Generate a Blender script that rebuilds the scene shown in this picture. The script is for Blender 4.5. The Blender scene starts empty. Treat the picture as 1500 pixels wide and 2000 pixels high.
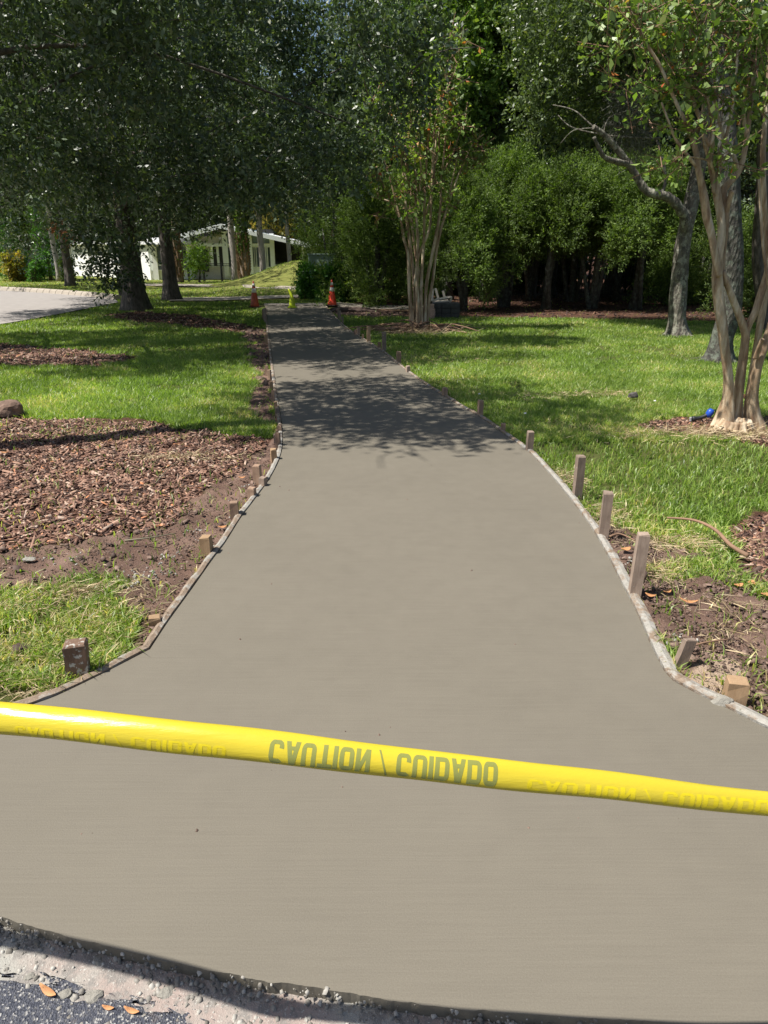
import bpy, math, random
import numpy as np
from mathutils import Vector

# ------------------------------------------------------------------ camera, world, sun
scene = bpy.context.scene
F = 1333.0                       # focal length in photograph pixels (photo 1500 x 2000)
PITCH = math.radians(20.6)
EYE = 1.55
cam_d = bpy.data.cameras.new("camera"); cam = bpy.data.objects.new("camera", cam_d)
scene.collection.objects.link(cam); scene.camera = cam
cam.location = (0, 0, EYE); cam.rotation_euler = (math.radians(90) - PITCH, 0, 0)
cam_d.sensor_fit = 'VERTICAL'; cam_d.sensor_height = 36.0; cam_d.lens = 36.0 * F / 2000.0
cam_d.clip_start = 0.05; cam_d.clip_end = 2000

SUN_EL = math.radians(60)
TX, TY = 0.97, 0.25              # horizontal direction the sunlight travels
world = bpy.data.worlds.new("World"); scene.world = world; world.use_nodes = True
wn = world.node_tree.nodes; wl = world.node_tree.links; wn.clear()
sky = wn.new('ShaderNodeTexSky'); sky.sky_type = 'NISHITA'; sky.sun_disc = False
sky.sun_elevation = SUN_EL; sky.sun_rotation = math.atan2(-TX, -TY); sky.dust_density = 1.5
bg = wn.new('ShaderNodeBackground'); bg.inputs[1].default_value = 0.068
wo = wn.new('ShaderNodeOutputWorld'); wl.new(sky.outputs[0], bg.inputs[0]); wl.new(bg.outputs[0], wo.inputs[0])
sun_d = bpy.data.lights.new("sun", 'SUN'); sun_d.energy = 5.0; sun_d.angle = math.radians(0.53)
sun_d.color = (1.0, 0.955, 0.88)
sun = bpy.data.objects.new("sun", sun_d); scene.collection.objects.link(sun)
sv = Vector((TX, TY, -math.tan(SUN_EL) * math.hypot(TX, TY)))
sun.rotation_euler = sv.to_track_quat('-Z', 'Y').to_euler(); sun.location = (-10, -3, 12)
vs = scene.view_settings
vs.view_transform = 'Standard'; vs.look = 'None'; vs.exposure = 0.66; vs.gamma = 1.0
vs.use_curve_mapping = False

# ------------------------------------------------------------------ pixel helpers
CP, SP = math.cos(PITCH), math.sin(PITCH)
def ray(px, py):
    u = (px - 750) / F; v = -(py - 1000) / F
    return np.array([u, CP + v * SP, -SP + v * CP])
EYEV = np.array([0, 0, EYE])
def G(px, py, z=0.0):            # where the line of sight meets the level z
    r = ray(px, py); return EYEV + r * (z - EYE) / r[2]
def W(px, py, Y):                # where it meets the upright plane y = Y
    r = ray(px, py); return EYEV + r * (Y / r[1])
def Gpoly(pts, z=0.0): return [tuple(G(x, y, z)[:2]) for x, y in pts]

# ------------------------------------------------------------------ numpy noise
def vnoise(x, y, scale, seed=0):
    x = np.asarray(x, float) * scale + seed * 17.3; y = np.asarray(y, float) * scale + seed * 7.7
    xi = np.floor(x).astype(np.int64); yi = np.floor(y).astype(np.int64)
    fx = x - xi; fy = y - yi; fx = fx * fx * (3 - 2 * fx); fy = fy * fy * (3 - 2 * fy)
    def h(a, b):
        n = (a * 374761393 + b * 668265263 + seed * 974711) & 0x7fffffff
        n = ((n ^ (n >> 13)) * 1274126177) & 0x7fffffff
        return ((n ^ (n >> 16)) & 0xffff) / 65535.0
    return (h(xi, yi) * (1 - fx) * (1 - fy) + h(xi + 1, yi) * fx * (1 - fy)
            + h(xi, yi + 1) * (1 - fx) * fy + h(xi + 1, yi + 1) * fx * fy)
def fnoise(x, y, scale, seed=0, o=3):
    s = 0; a = 1.0; t = 0
    for k in range(o):
        s = s + a * vnoise(x, y, scale * 2 ** k, seed + k); t += a; a *= 0.5
    return s / t
def inpoly(x, y, poly):
    x = np.asarray(x); y = np.asarray(y); r = np.zeros(x.shape, bool)
    n = len(poly)
    for i in range(n):
        x1, y1 = poly[i]; x2, y2 = poly[(i + 1) % n]
        c = ((y1 > y) != (y2 > y))
        with np.errstate(divide='ignore', invalid='ignore'):
            xx = (x2 - x1) * (y - y1) / ((y2 - y1) if y2 != y1 else 1e-9) + x1
        r ^= c & (x < xx)
    return r

# ------------------------------------------------------------------ zones on the ground (from the photograph, on the level ground)
LEFT_PX = [(-420, 1520), (-120, 1432), (60, 1377), (110, 1359), (200, 1316), (293, 1268), (330, 1212), (375, 1150), (415, 1093),
           (440, 1060), (470, 1012), (498, 975), (527, 935), (545, 900), (552, 872), (552, 838), (547, 803), (541, 765),
           (536, 730), (532, 700), (528, 670), (524, 640), (521, 598)]
RIGHT_PX = [(2900, 2060), (1700, 1520), (1500, 1424), (1430, 1388), (1372, 1360), (1316, 1331), (1297, 1310), (1272, 1262), (1245, 1200),
            (1215, 1142), (1185, 1083), (1150, 1024), (1110, 970), (1072, 925), (1035, 885), (985, 848), (937, 814),
            (900, 794), (870, 775), (840, 757), (810, 737), (775, 710), (745, 685), (720, 669), (690, 651), (668, 634),
            (652, 618), (635, 598)]
FRONT_PX = [(-420, 1712), (-60, 1776), (0, 1789), (60, 1806), (150, 1831), (250, 1857), (350, 1881), (480, 1907), (620, 1930),
            (750, 1948), (900, 1968), (1000, 1976), (1150, 1986), (1300, 1996), (1500, 2012), (1700, 2030), (1980, 2058), (2900, 2150)]
left_w = [G(*p) for p in LEFT_PX]; right_w = [G(*p) for p in RIGHT_PX]; front_w = [G(*p) for p in FRONT_PX]
def smooth_poly(pts, n=4):
    pts = [np.array(p[:2]) for p in pts]; out = []
    for i in range(len(pts) - 1):
        p0 = pts[max(i - 1, 0)]; p1 = pts[i]; p2 = pts[i + 1]; p3 = pts[min(i + 2, len(pts) - 1)]
        for k in range(n):
            t = k / n
            # centripetal-ish: reduced tangents keep the corners of the flare crisp
            m1 = (p2 - p0) * 0.35; m2 = (p3 - p1) * 0.35
            l = np.linalg.norm(p2 - p1)
            for m in (m1, m2):
                ml = np.linalg.norm(m)
                if ml > l * 0.8: m *= l * 0.8 / ml
            def sharp(a_, b_, c_):
                u_ = (b_ - a_); v_ = (c_ - b_); nu = np.linalg.norm(u_) * np.linalg.norm(v_); return nu > 0 and u_.dot(v_) / nu < 0.93
            if i > 0 and sharp(p0, p1, p2): m1 = (p2 - p1) * .35
            if i < len(pts) - 2 and sharp(p1, p2, p3): m2 = (p2 - p1) * .35
            h = (2*t**3-3*t**2+1)*p1 + (t**3-2*t**2+t)*m1 + (-2*t**3+3*t**2)*p2 + (t**3-t**2)*m2
            out.append(h)
    out.append(pts[-1]); return out
left_s = smooth_poly(left_w); right_s = smooth_poly(right_w); front_s = smooth_poly(front_w, 8)
SLAB = [tuple(p) for p in left_s][::-1] + [tuple(p) for p in front_s] + [tuple(p) for p in right_s]
ROAD = Gpoly([(-260, 668), (0, 633), (60, 623), (120, 612), (190, 598), (232, 590), (224, 583), (180, 578), (100, 572), (0, 566), (-400, 556)])
MULCH_N = Gpoly([(-300, 790), (0, 801), (150, 812), (300, 822), (420, 838), (500, 852), (556, 862), (556, 905), (510, 960), (450, 1040), (410, 1098),
                 (380, 1098), (250, 1118), (100, 1138), (0, 1152), (-300, 1200)])
DIRT_L = Gpoly([(-300, 1070), (0, 1066), (150, 1056), (300, 1020), (380, 975), (440, 925), (500, 885), (545, 868), (560, 900), (500, 985), (420, 1100), (340, 1215), (300, 1270), (285, 1290),
                (250, 1220), (235, 1160), (300, 1120), (180, 1128), (60, 1142), (-300, 1175)])
MULCH_2 = Gpoly([(-300, 664), (0, 668), (80, 675), (180, 683), (250, 690), (245, 703), (180, 714), (60, 713), (-300, 706)])
MULCH_3 = Gpoly([(205, 613), (262, 606), (380, 613), (450, 628), (520, 640), (522, 668), (470, 645), (350, 634), (250, 626), (215, 621)])
STRIP_L = Gpoly([(470, 640), (525, 640), (535, 700), (556, 800), (558, 880), (520, 870), (500, 800), (497, 720), (480, 670)])
MULCH_R = Gpoly([(1235, 818), (1330, 812), (1450, 808), (1620, 812), (1640, 850), (1500, 860), (1350, 852), (1270, 836)])
MULCH_R2 = Gpoly([(1430, 1020), (1530, 990), (1700, 1000), (1700, 1180), (1510, 1140), (1470, 1090)])
DIRT_R = Gpoly([(1160, 1015), (1230, 1040), (1330, 1070), (1420, 1085), (1700, 1180), (2100, 1400), (1900, 1600), (1700, 1500), (1430, 1400), (1310, 1332), (1240, 1190), (1160, 1030)])
SAND_R = Gpoly([(1318, 1290), (1350, 1262), (1440, 1300), (1450, 1350), (1400, 1385), (1315, 1335)])
CLUMP_R = Gpoly([(1262, 1092), (1350, 1078), (1500, 1110), (1700, 1180), (1700, 1230), (1500, 1165), (1390, 1128), (1280, 1112)])
MULCH_M = Gpoly([(735, 641), (770, 634), (880, 634), (905, 641), (870, 648), (770, 650)])
BED_R = Gpoly([(700, 606), (760, 618), (900, 617), (1150, 620), (1400, 626), (1700, 640), (2600, 660), (2600, 500.5), (900, 500.5), (740, 540), (690, 590)])
BED_M = Gpoly([(640, 604), (700, 600), (790, 606), (800, 616), (700, 618), (650, 612)])

def terrain(x, y):
    x = np.asarray(x, float); y = np.asarray(y, float)
    z = -0.035 + 0.028 * (fnoise(x, y, 0.6, 3) - 0.5)
    z = z + 1.32 * np.exp(-((x + 4.6) / 3.0) ** 2 - ((y - 41) / 5.0) ** 2)          # grassy rise beside the white house
    z = z + 0.25 * np.clip((y - 22) / 12, 0, 1) * np.clip((x - 2) / 4, 0, 1)
    r = inpoly(x, y, ROAD); z = np.where(r, -0.10, z)
    return z
def surf(px, py):                # march the line of sight down to the terrain
    r = ray(px, py); t = 1.0; p = EYEV
    for k in range(4000):
        q = EYEV + r * t
        if q[2] <= float(terrain(q[0], q[1])): return q
        t += 0.03 + t * 0.001
    return q

# ------------------------------------------------------------------ materials
def lin(c):
    return tuple(((v / 255.0) / 12.92 if v / 255.0 <= 0.04045 else ((v / 255.0 + 0.055) / 1.055) ** 2.4) for v in c) + (1.0,)
class M:
    def __init__(s, name):
        s.m = bpy.data.materials.new(name); s.m.use_nodes = True
        s.t = s.m.node_tree; s.n = s.t.nodes; s.l = s.t.links
        s.b = s.n["Principled BSDF"]; s.o = s.n["Material Output"]
    def node(s, typ, **kw):
        n = s.n.new(typ)
        for k, v in kw.items(): setattr(n, k, v)
        return n
    def link(s, a, b): s.l.new(a, b)
    def coord(s, scale=(1, 1, 1), kind='Object'):
        tc = s.node('ShaderNodeTexCoord'); mp = s.node('ShaderNodeMapping')
        mp.inputs['Scale'].default_value = scale; s.link(tc.outputs[kind], mp.inputs[0]); return mp.outputs[0]
    def noise(s, vec, scale, detail=4, rough=0.6):
        n = s.node('ShaderNodeTexNoise'); n.inputs['Scale'].default_value = scale
        n.inputs['Detail'].default_value = detail; n.inputs['Roughness'].default_value = rough
        s.link(vec, n.inputs['Vector']); return n.outputs['Fac']
    def ramp(s, fac, stops, interp='LINEAR'):
        r = s.node('ShaderNodeValToRGB'); cr = r.color_ramp; cr.interpolation = interp
        while len(cr.elements) < len(stops): cr.elements.new(0.5)
        for e, (p, c) in zip(cr.elements, stops): e.position = p; e.color = c
        s.link(fac, r.inputs[0]); return r.outputs[0]
    def mix(s, fac, a, b, mode='MIX'):
        m = s.node('ShaderNodeMix', data_type='RGBA', blend_type=mode)
        if isinstance(fac, (int, float)): m.inputs[0].default_value = fac
        else: s.link(fac, m.inputs[0])
        for i, v in ((6, a), (7, b)):
            if isinstance(v, tuple): m.inputs[i].default_value = v
            else: s.link(v, m.inputs[i])
        return m.outputs[2]
    def attr(s, name):
        a = s.node('ShaderNodeAttribute'); a.attribute_name = name; return a.outputs['Fac']
    def col(s, c):
        if isinstance(c, tuple): s.b.inputs['Base Color'].default_value = c
        else: s.link(c, s.b.inputs['Base Color'])
    def rough(s, v): s.b.inputs['Roughness'].default_value = v; return s
    def bump(s, h, strength=0.5, dist=0.01):
        b = s.node('ShaderNodeBump'); b.inputs['Strength'].default_value = strength; b.inputs['Distance'].default_value = dist
        s.link(h, b.inputs['Height']); s.link(b.outputs[0], s.b.inputs['Normal'])
def g3(v): return (v, v, v, 1)

def simple(name, c, r=0.6, var=0.15, scale=8, bump=0.2, metal=0.0):
    m = M(name); v = m.coord(); n = m.noise(v, scale)
    d = tuple(x * (1 - var) for x in c[:3]) + (1,); e = tuple(min(1, x * (1 + var)) for x in c[:3]) + (1,)
    m.col(m.ramp(n, [(0.3, d), (0.7, e)])); m.rough(r); m.b.inputs['Metallic'].default_value = metal
    if bump: m.bump(m.noise(v, scale * 4), bump, 0.01)
    return m.m

def leaf_mat(name, stops, rough=0.42, trans=0.28, spec=0.5, tint=None):
    m = M(name); a = m.attr('r'); c = m.ramp(a, stops)
    k = m.attr('k'); hv = m.node('ShaderNodeHueSaturation'); m.link(c, hv.inputs['Color'])
    mr = m.node('ShaderNodeMapRange'); mr.inputs['To Min'].default_value = 0.62; mr.inputs['To Max'].default_value = 1.4
    m.link(k, mr.inputs['Value']); m.link(mr.outputs[0], hv.inputs['Value'])
    c = hv.outputs[0]
    m.col(c); m.rough(rough); m.b.inputs['Specular IOR Level'].default_value = spec
    tr = m.node('ShaderNodeBsdfTranslucent')
    tc = m.mix(1.0, c, tint or (1.5, 1.7, 0.5, 1), 'MULTIPLY'); m.link(tc, tr.inputs[0])
    ms = m.node('ShaderNodeMixShader'); ms.inputs[0].default_value = trans
    m.link(m.b.outputs[0], ms.inputs[1]); m.link(tr.outputs[0], ms.inputs[2]); m.link(ms.outputs[0], m.o.inputs[0])
    return m.m

MAT = {}
MAT['oak_leaf'] = leaf_mat('oak leaf', [(0, (0.034, 0.053, 0.032, 1)), (0.5, (0.075, 0.112, 0.061, 1)), (0.85, (0.145, 0.190, 0.108, 1)), (1, (0.323, 0.314, 0.198, 1))], 0.42, 0.24, 0.5)  # greyish tone and palest stop paint the sky glint into the leaf
MAT['oak_leaf_light'] = leaf_mat('oak leaf lightened for sun', [(0, (0.047, 0.073, 0.031, 1)), (0.5, (0.104, 0.150, 0.058, 1)), (0.9, (0.195, 0.247, 0.104, 1)), (1, (0.312, 0.286, 0.143, 1))], 0.38, 0.28)  # lighter copy of the oak leaf, sunlight put into the colour
MAT['cedar_leaf'] = leaf_mat('cedar needles', [(0, (0.045, 0.076, 0.020, 1)), (0.5, (0.103, 0.162, 0.039, 1)), (1, (0.197, 0.260, 0.066, 1))], 0.6, 0.34, 0.3)
MAT['wood_leaf'] = leaf_mat('far foliage', [(0, (0.022, 0.040, 0.014, 1)), (0.5, (0.05, 0.085, 0.026, 1)), (1, (0.10, 0.14, 0.04, 1))], 0.55, 0.28, 0.3)
MAT['bright_leaf'] = leaf_mat('bright foliage', [(0, (0.067, 0.128, 0.026, 1)), (0.5, (0.135, 0.224, 0.045, 1)), (1, (0.254, 0.329, 0.075, 1))], 0.5, 0.35, 0.3)
MAT['yellow_leaf'] = leaf_mat('yellow foliage', [(0, (0.10, 0.11, 0.02, 1)), (0.5, (0.22, 0.20, 0.04, 1)), (0.8, (0.36, 0.26, 0.05, 1)), (1, (0.42, 0.17, 0.08, 1))], 0.5, 0.35, 0.3)
MAT['hedge_leaf'] = leaf_mat('hedge leaf', [(0, (0.029, 0.080, 0.017, 1)), (0.5, (0.065, 0.174, 0.029, 1)), (1, (0.145, 0.304, 0.051, 1))], 0.3, 0.28)
MAT['myrtle_leaf'] = leaf_mat('crepe myrtle leaf', [(0, (0.091, 0.148, 0.038, 1)), (0.5, (0.161, 0.244, 0.064, 1)), (0.88, (0.258, 0.335, 0.096, 1)), (0.91, (0.438, 0.283, 0.064, 1)), (0.96, (0.618, 0.167, 0.064, 1)), (1, (0.644, 0.091, 0.064, 1))], 0.42, 0.35)
MAT['dead_leaf'] = leaf_mat('dead leaf', [(0, (0.16, 0.07, 0.035, 1)), (0.5, (0.30, 0.13, 0.06, 1)), (1, (0.42, 0.22, 0.10, 1))], 0.6, 0.2, 0.3, (1.3, 1.0, 0.7, 1))
MAT['moss'] = leaf_mat('hanging moss', [(0, (0.10, 0.11, 0.085, 1)), (0.5, (0.17, 0.175, 0.14, 1)), (1, (0.26, 0.26, 0.21, 1))], 0.9, 0.25, 0.1, (1, 1, 1, 1))
MAT['grass'] = leaf_mat('grass blade', [(0, (0.083, 0.139, 0.024, 1)), (0.40, (0.172, 0.260, 0.050, 1)), (0.75, (0.287, 0.381, 0.092, 1)), (0.90, (0.434, 0.435, 0.161, 1)), (1, (0.638, 0.508, 0.296, 1))], 0.42, 0.42, 0.5, (1.596, 1.814, 0.616, 1))
MAT['straw'] = leaf_mat('dry straw', [(0, (0.26, 0.19, 0.11, 1)), (0.5, (0.42, 0.33, 0.20, 1)), (1, (0.58, 0.48, 0.32, 1))], 0.7, 0.2, 0.2, (1, 1, .8, 1))

def bark(name, dark, light, scale=14, lichen=None, bumpd=0.02):
    m = M(name); v = m.coord((1, 1, 0.35)); n = m.noise(v, scale, 6, 0.7)
    vo = m.node('ShaderNodeTexVoronoi'); vo.inputs['Scale'].default_value = scale * 1.6; m.link(v, vo.inputs['Vector'])
    c = m.ramp(n, [(0.32, dark), (0.62, light)])
    if lichen:
        v2 = m.coord(); l = m.noise(v2, 9, 5, 0.75)
        c = m.mix(m.ramp(l, [(0.50, g3(0)), (0.60, g3(1))]), c, lichen)
    m.col(c); m.rough(0.9); mm = m.node('ShaderNodeMath', operation='MULTIPLY'); m.link(n, mm.inputs[0]); m.link(vo.outputs['Distance'], mm.inputs[1])
    m.bump(mm.outputs[0], 1.0, bumpd); return m.m
MAT['oak_bark'] = bark('oak bark', (0.030, 0.024, 0.019, 1), (0.135, 0.115, 0.095, 1))
MAT['lichen_bark'] = bark('lichen oak bark', (0.030, 0.026, 0.022, 1), (0.17, 0.15, 0.12, 1), 11, (0.27, 0.265, 0.21, 1), 0.05)
MAT['dark_lichen_bark'] = bark('dark lichen bark', (0.022, 0.020, 0.018, 1), (0.085, 0.08, 0.065, 1), 16, (0.125, 0.14, 0.11, 1), 0.04)
MAT['palm_bark'] = bark('palm bark', (0.13, 0.095, 0.065, 1), (0.32, 0.25, 0.19, 1), 9)
MAT['grey_palm_bark'] = bark('grey palm bark', (0.22, 0.20, 0.18, 1), (0.42, 0.38, 0.34, 1), 9)
MAT['boot'] = bark('palm boots', (0.09, 0.055, 0.03, 1), (0.30, 0.19, 0.10, 1), 20)
def myrtle_bark():
    m = M('crepe myrtle bark'); v = m.coord((1, 1, 0.16)); n = m.noise(v, 13, 5, 0.6); n2 = m.noise(m.coord((1, 1, 0.5)), 45, 4, 0.7)
    c = m.ramp(n, [(0.38, (0.190, 0.106, 0.054, 1)), (0.46, (0.302, 0.196, 0.112, 1)), (0.54, (0.448, 0.330, 0.207, 1)), (0.62, (0.627, 0.521, 0.375, 1))])
    c = m.mix(m.ramp(n2, [(0.35, g3(0)), (0.7, g3(0.45))]), c, (0.336, 0.291, 0.213, 1))
    m.col(c); m.rough(0.7); m.bump(n2, 0.5, 0.006); return m.m
MAT['myrtle_bark'] = myrtle_bark()
MAT['twig'] = simple('pale twig', (0.20, 0.17, 0.11, 1), 0.8)
MAT['brown_twig'] = simple('brown twig', (0.22, 0.13, 0.08, 1), 0.8, 0.3)

def concrete_mat():
    m = M('fresh concrete'); v = m.coord(); big = m.noise(v, 0.9, 5, 0.6); fine = m.noise(v, 260, 3, 0.7); mid = m.noise(v, 9, 5, 0.65)
    vb = m.coord((1.3, 70, 1)); broom = m.noise(vb, 2.2, 5, 0.65)
    c = m.ramp(big, [(0.15, (0.125, 0.110, 0.086, 1)), (0.55, (0.153, 0.135, 0.106, 1)), (0.90, (0.168, 0.150, 0.118, 1))])
    c = m.mix(0.17, c, m.ramp(broom, [(0.3, (0.088, 0.077, 0.057, 1)), (0.7, (0.220, 0.200, 0.155, 1))]))
    c = m.mix(m.ramp(mid, [(0.35, g3(0.0)), (0.75, g3(0.22))]), c, (0.179, 0.160, 0.123, 1))
    c = m.mix(0.22, c, m.ramp(fine, [(0.3, (0.083, 0.072, 0.054, 1)), (0.7, (0.231, 0.211, 0.165, 1))]))
    m.col(c)
    rr = m.ramp(mid, [(0.3, g3(0.62)), (0.8, g3(0.85))]); m.link(rr, m.b.inputs['Roughness']); m.b.inputs['Specular IOR Level'].default_value = 0.35
    ad = m.node('ShaderNodeMath', operation='ADD'); m.link(broom, ad.inputs[0]); m.link(fine, ad.inputs[1]); m.bump(ad.outputs[0], 0.28, 0.003)
    return m.m
MAT['concrete'] = concrete_mat()
def old_concrete(name, a, b):
    m = M(name); v = m.coord(); n = m.noise(v, 3, 5, 0.6); n2 = m.noise(v, 60, 3, 0.7)
    m.col(m.mix(0.3, m.ramp(n, [(0.3, a), (0.7, b)]), m.ramp(n2, [(0.3, a), (0.7, b)]))); m.rough(0.9); m.bump(n2, 0.4, 0.004); return m.m
MAT['sidewalk'] = old_concrete('old sidewalk', (0.281, 0.242, 0.195, 1), (0.390, 0.343, 0.281, 1))
MAT['street'] = old_concrete('pale street', (0.234, 0.215, 0.199, 1), (0.328, 0.300, 0.281, 1))
def gutter_mat():
    m = M('gutter'); v = m.coord(); n = m.noise(v, 2.6, 6, 0.62); n2 = m.noise(v, 22, 5, 0.7); n3 = m.noise(v, 130, 3, 0.8)
    c = m.mix(m.ramp(n, [(0.42, g3(0)), (0.56, g3(1))]), (0.321, 0.310, 0.275, 1), (0.321, 0.256, 0.224, 1))
    c = m.mix(m.ramp(n2, [(0.47, g3(0)), (0.56, g3(0.8))]), c, (0.201, 0.186, 0.169, 1))
    c = m.mix(m.ramp(n3, [(0.60, g3(0)), (0.66, g3(0.9))]), c, (0.498, 0.489, 0.438, 1))
    m.col(c); m.rough(0.9); m.bump(n3, 0.8, 0.006); return m.m
MAT['gutter'] = gutter_mat()
def asphalt_mat():
    m = M('asphalt'); v = m.coord(); vo = m.node('ShaderNodeTexVoronoi'); vo.inputs['Scale'].default_value = 210; m.link(v, vo.inputs['Vector'])
    n = m.noise(v, 5, 5, 0.6)
    hs = m.node('ShaderNodeSeparateColor'); m.link(vo.outputs['Color'], hs.inputs[0])
    c = m.ramp(hs.outputs[0], [(0.0, (0.041, 0.046, 0.064, 1)), (0.6, (0.075, 0.079, 0.098, 1)), (0.85, (0.120, 0.120, 0.128, 1)), (0.93, (0.338, 0.330, 0.315, 1))])
    c = m.mix(m.ramp(n, [(0.54, g3(0)), (0.62, g3(0.85))]), c, (0.247, 0.203, 0.173, 1))
    m.col(c); m.rough(0.85); m.bump(vo.outputs['Distance'], 0.9, 0.006); return m.m
MAT['asphalt'] = asphalt_mat()

def ground_mat():
    m = M('ground'); v = m.coord()
    n1 = m.noise(v, 3.0, 6, 0.65); n2 = m.noise(v, 35, 5, 0.7); n3 = m.noise(v, 150, 3, 0.7)
    dirt = m.ramp(n1, [(0.3, (0.098, 0.060, 0.045, 1)), (0.5, (0.163, 0.102, 0.078, 1)), (0.7, (0.260, 0.173, 0.135, 1))])
    dirt = m.mix(m.ramp(n3, [(0.55, g3(0)), (0.75, g3(0.7))]), dirt, (0.442, 0.329, 0.260, 1))
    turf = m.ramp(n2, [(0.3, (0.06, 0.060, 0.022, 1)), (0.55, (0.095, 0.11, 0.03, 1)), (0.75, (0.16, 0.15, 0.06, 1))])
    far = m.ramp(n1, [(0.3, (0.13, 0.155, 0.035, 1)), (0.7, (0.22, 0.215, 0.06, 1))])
    mul = m.ramp(n2, [(0.3, (0.035, 0.018, 0.012, 1)), (0.5, (0.085, 0.043, 0.028, 1)), (0.7, (0.17, 0.09, 0.06, 1))])
    sand = m.ramp(n3, [(0.3, (0.34, 0.25, 0.18, 1)), (0.7, (0.50, 0.38, 0.29, 1))])
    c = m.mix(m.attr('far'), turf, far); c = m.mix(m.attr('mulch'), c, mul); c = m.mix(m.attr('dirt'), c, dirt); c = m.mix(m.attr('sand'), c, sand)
    m.col(c); m.rough(0.95); m.b.inputs['Specular IOR Level'].default_value = 0.15
    ad = m.node('ShaderNodeMath', operation='ADD'); m.link(n2, ad.inputs[0]); m.link(n3, ad.inputs[1]); m.bump(ad.outputs[0], 1.0, 0.012)
    return m.m
MAT['ground'] = ground_mat()

def chip_mat(name, stops):
    m = M(name); a = m.attr('r'); v = m.coord(); n = m.noise(v, 120, 3, 0.7)
    c = m.ramp(a, stops); c = m.mix(0.4, c, m.ramp(n, [(0.3, g3(0.25)), (0.7, g3(1.0))]), 'MULTIPLY'); m.col(c); m.rough(0.8); return m.m
MAT['chip'] = chip_mat('bark chip', [(0, (0.037, 0.018, 0.013, 1)), (0.30, (0.128, 0.061, 0.040, 1)), (0.6, (0.232, 0.119, 0.078, 1)), (0.84, (0.390, 0.231, 0.158, 1)), (0.93, (0.488, 0.374, 0.294, 1)), (1, (0.586, 0.242, 0.105, 1))])
MAT['litter'] = chip_mat('leaf litter', [(0, (0.025, 0.013, 0.010, 1)), (0.6, (0.075, 0.038, 0.026, 1)), (1, (0.20, 0.10, 0.06, 1))])  # dark stops carry the tree shade on the far bed
MAT['clod'] = chip_mat('soil clod', [(0, (0.072, 0.044, 0.033, 1)), (0.6, (0.150, 0.095, 0.071, 1)), (1, (0.260, 0.177, 0.136, 1))])
MAT['pebble'] = chip_mat('pebble', [(0, (0.158, 0.144, 0.122, 1)), (0.5, (0.302, 0.281, 0.245, 1)), (1, (0.504, 0.482, 0.432, 1))])
def wood_mat(name, a, b, cement=0.0):
    m = M(name); v = m.coord((1, 1, 0.12)); n = m.noise(v, 90, 4, 0.7); n2 = m.noise(m.coord(), 12, 4, 0.6)
    oi = m.node('ShaderNodeObjectInfo')
    c = m.mix(0.5, m.ramp(n, [(0.35, a), (0.65, b)]), m.ramp(n2, [(0.35, a), (0.65, b)]))
    hv = m.node('ShaderNodeHueSaturation'); mr = m.node('ShaderNodeMapRange'); mr.inputs['To Min'].default_value = 0.7; mr.inputs['To Max'].default_value = 1.2
    m.link(oi.outputs['Random'], mr.inputs['Value']); m.link(mr.outputs[0], hv.inputs['Value']); m.link(c, hv.inputs['Color']); c = hv.outputs[0]
    if cement:
        n3 = m.noise(m.coord(), 38, 4, 0.6); c = m.mix(m.ramp(n3, [(1 - cement - 0.03, g3(0)), (1 - cement + 0.03, g3(1))]), c, (0.406, 0.390, 0.351, 1))
    m.col(c); m.rough(0.85); m.bump(n, 0.5, 0.003); return m.m
MAT['stake'] = wood_mat('stake wood', (0.209, 0.131, 0.087, 1), (0.367, 0.253, 0.175, 1))
MAT['stake_cement'] = wood_mat('stake wood with cement', (0.156, 0.090, 0.058, 1), (0.265, 0.164, 0.109, 1), 0.42)
MAT['stake_tan'] = wood_mat('tan stake wood', (0.243, 0.154, 0.083, 1), (0.335, 0.225, 0.131, 1))
MAT['stake_grey'] = wood_mat('weathered stake wood', (0.198, 0.143, 0.108, 1), (0.340, 0.259, 0.201, 1), 0.33)
def board_mat(name, cem):
    m = M(name); v = m.coord(); n = m.noise(v, 7, 5, 0.7); n2 = m.noise(v, 55, 4, 0.7)
    wood = m.ramp(n2, [(0.3, (0.153, 0.106, 0.071, 1)), (0.7, (0.288, 0.224, 0.166, 1))]); cc = m.ramp(n2, [(0.3, (0.217, 0.205, 0.179, 1)), (0.7, (0.371, 0.352, 0.313, 1))])
    c = m.mix(m.ramp(n, [(cem - 0.04, g3(0)), (cem + 0.04, g3(1))]), wood, cc); m.col(c); m.rough(0.9); m.bump(n2, 0.9, 0.006); return m.m
MAT['board_clean'] = board_mat('form board', 0.54); MAT['board_cement'] = board_mat('form board with cement', 0.47)

# ------------------------------------------------------------------ object helpers
COL = scene.collection
def np_mesh(name, V, faces, mats, attrs=None, smooth=False):
    """faces: list of (n x k) index arrays"""
    me = bpy.data.meshes.new(name); V = np.asarray(V, np.float32)
    me.vertices.add(len(V)); me.vertices.foreach_set('co', V.ravel())
    tot = sum(f.size for f in faces); nf = sum(len(f) for f in faces)
    me.loops.add(tot); me.polygons.add(nf)
    me.loops.foreach_set('vertex_index', np.concatenate([f.ravel() for f in faces]).astype(np.int32))
    st = []; c = 0
    for f in faces: st.append(c + np.arange(len(f)) * f.shape[1]); c += f.size
    me.polygons.foreach_set('loop_start', np.concatenate(st).astype(np.int32))
    if smooth: me.polygons.foreach_set('use_smooth', np.ones(nf, bool))
    me.update(calc_edges=True)
    for k, (dom, arr) in (attrs or {}).items():
        a = me.attributes.new(k, 'FLOAT', dom); a.data.foreach_set('value', np.asarray(arr, np.float32))
    for mt in (mats if isinstance(mats, list) else [mats]): me.materials.append(mt)
    return me
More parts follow.
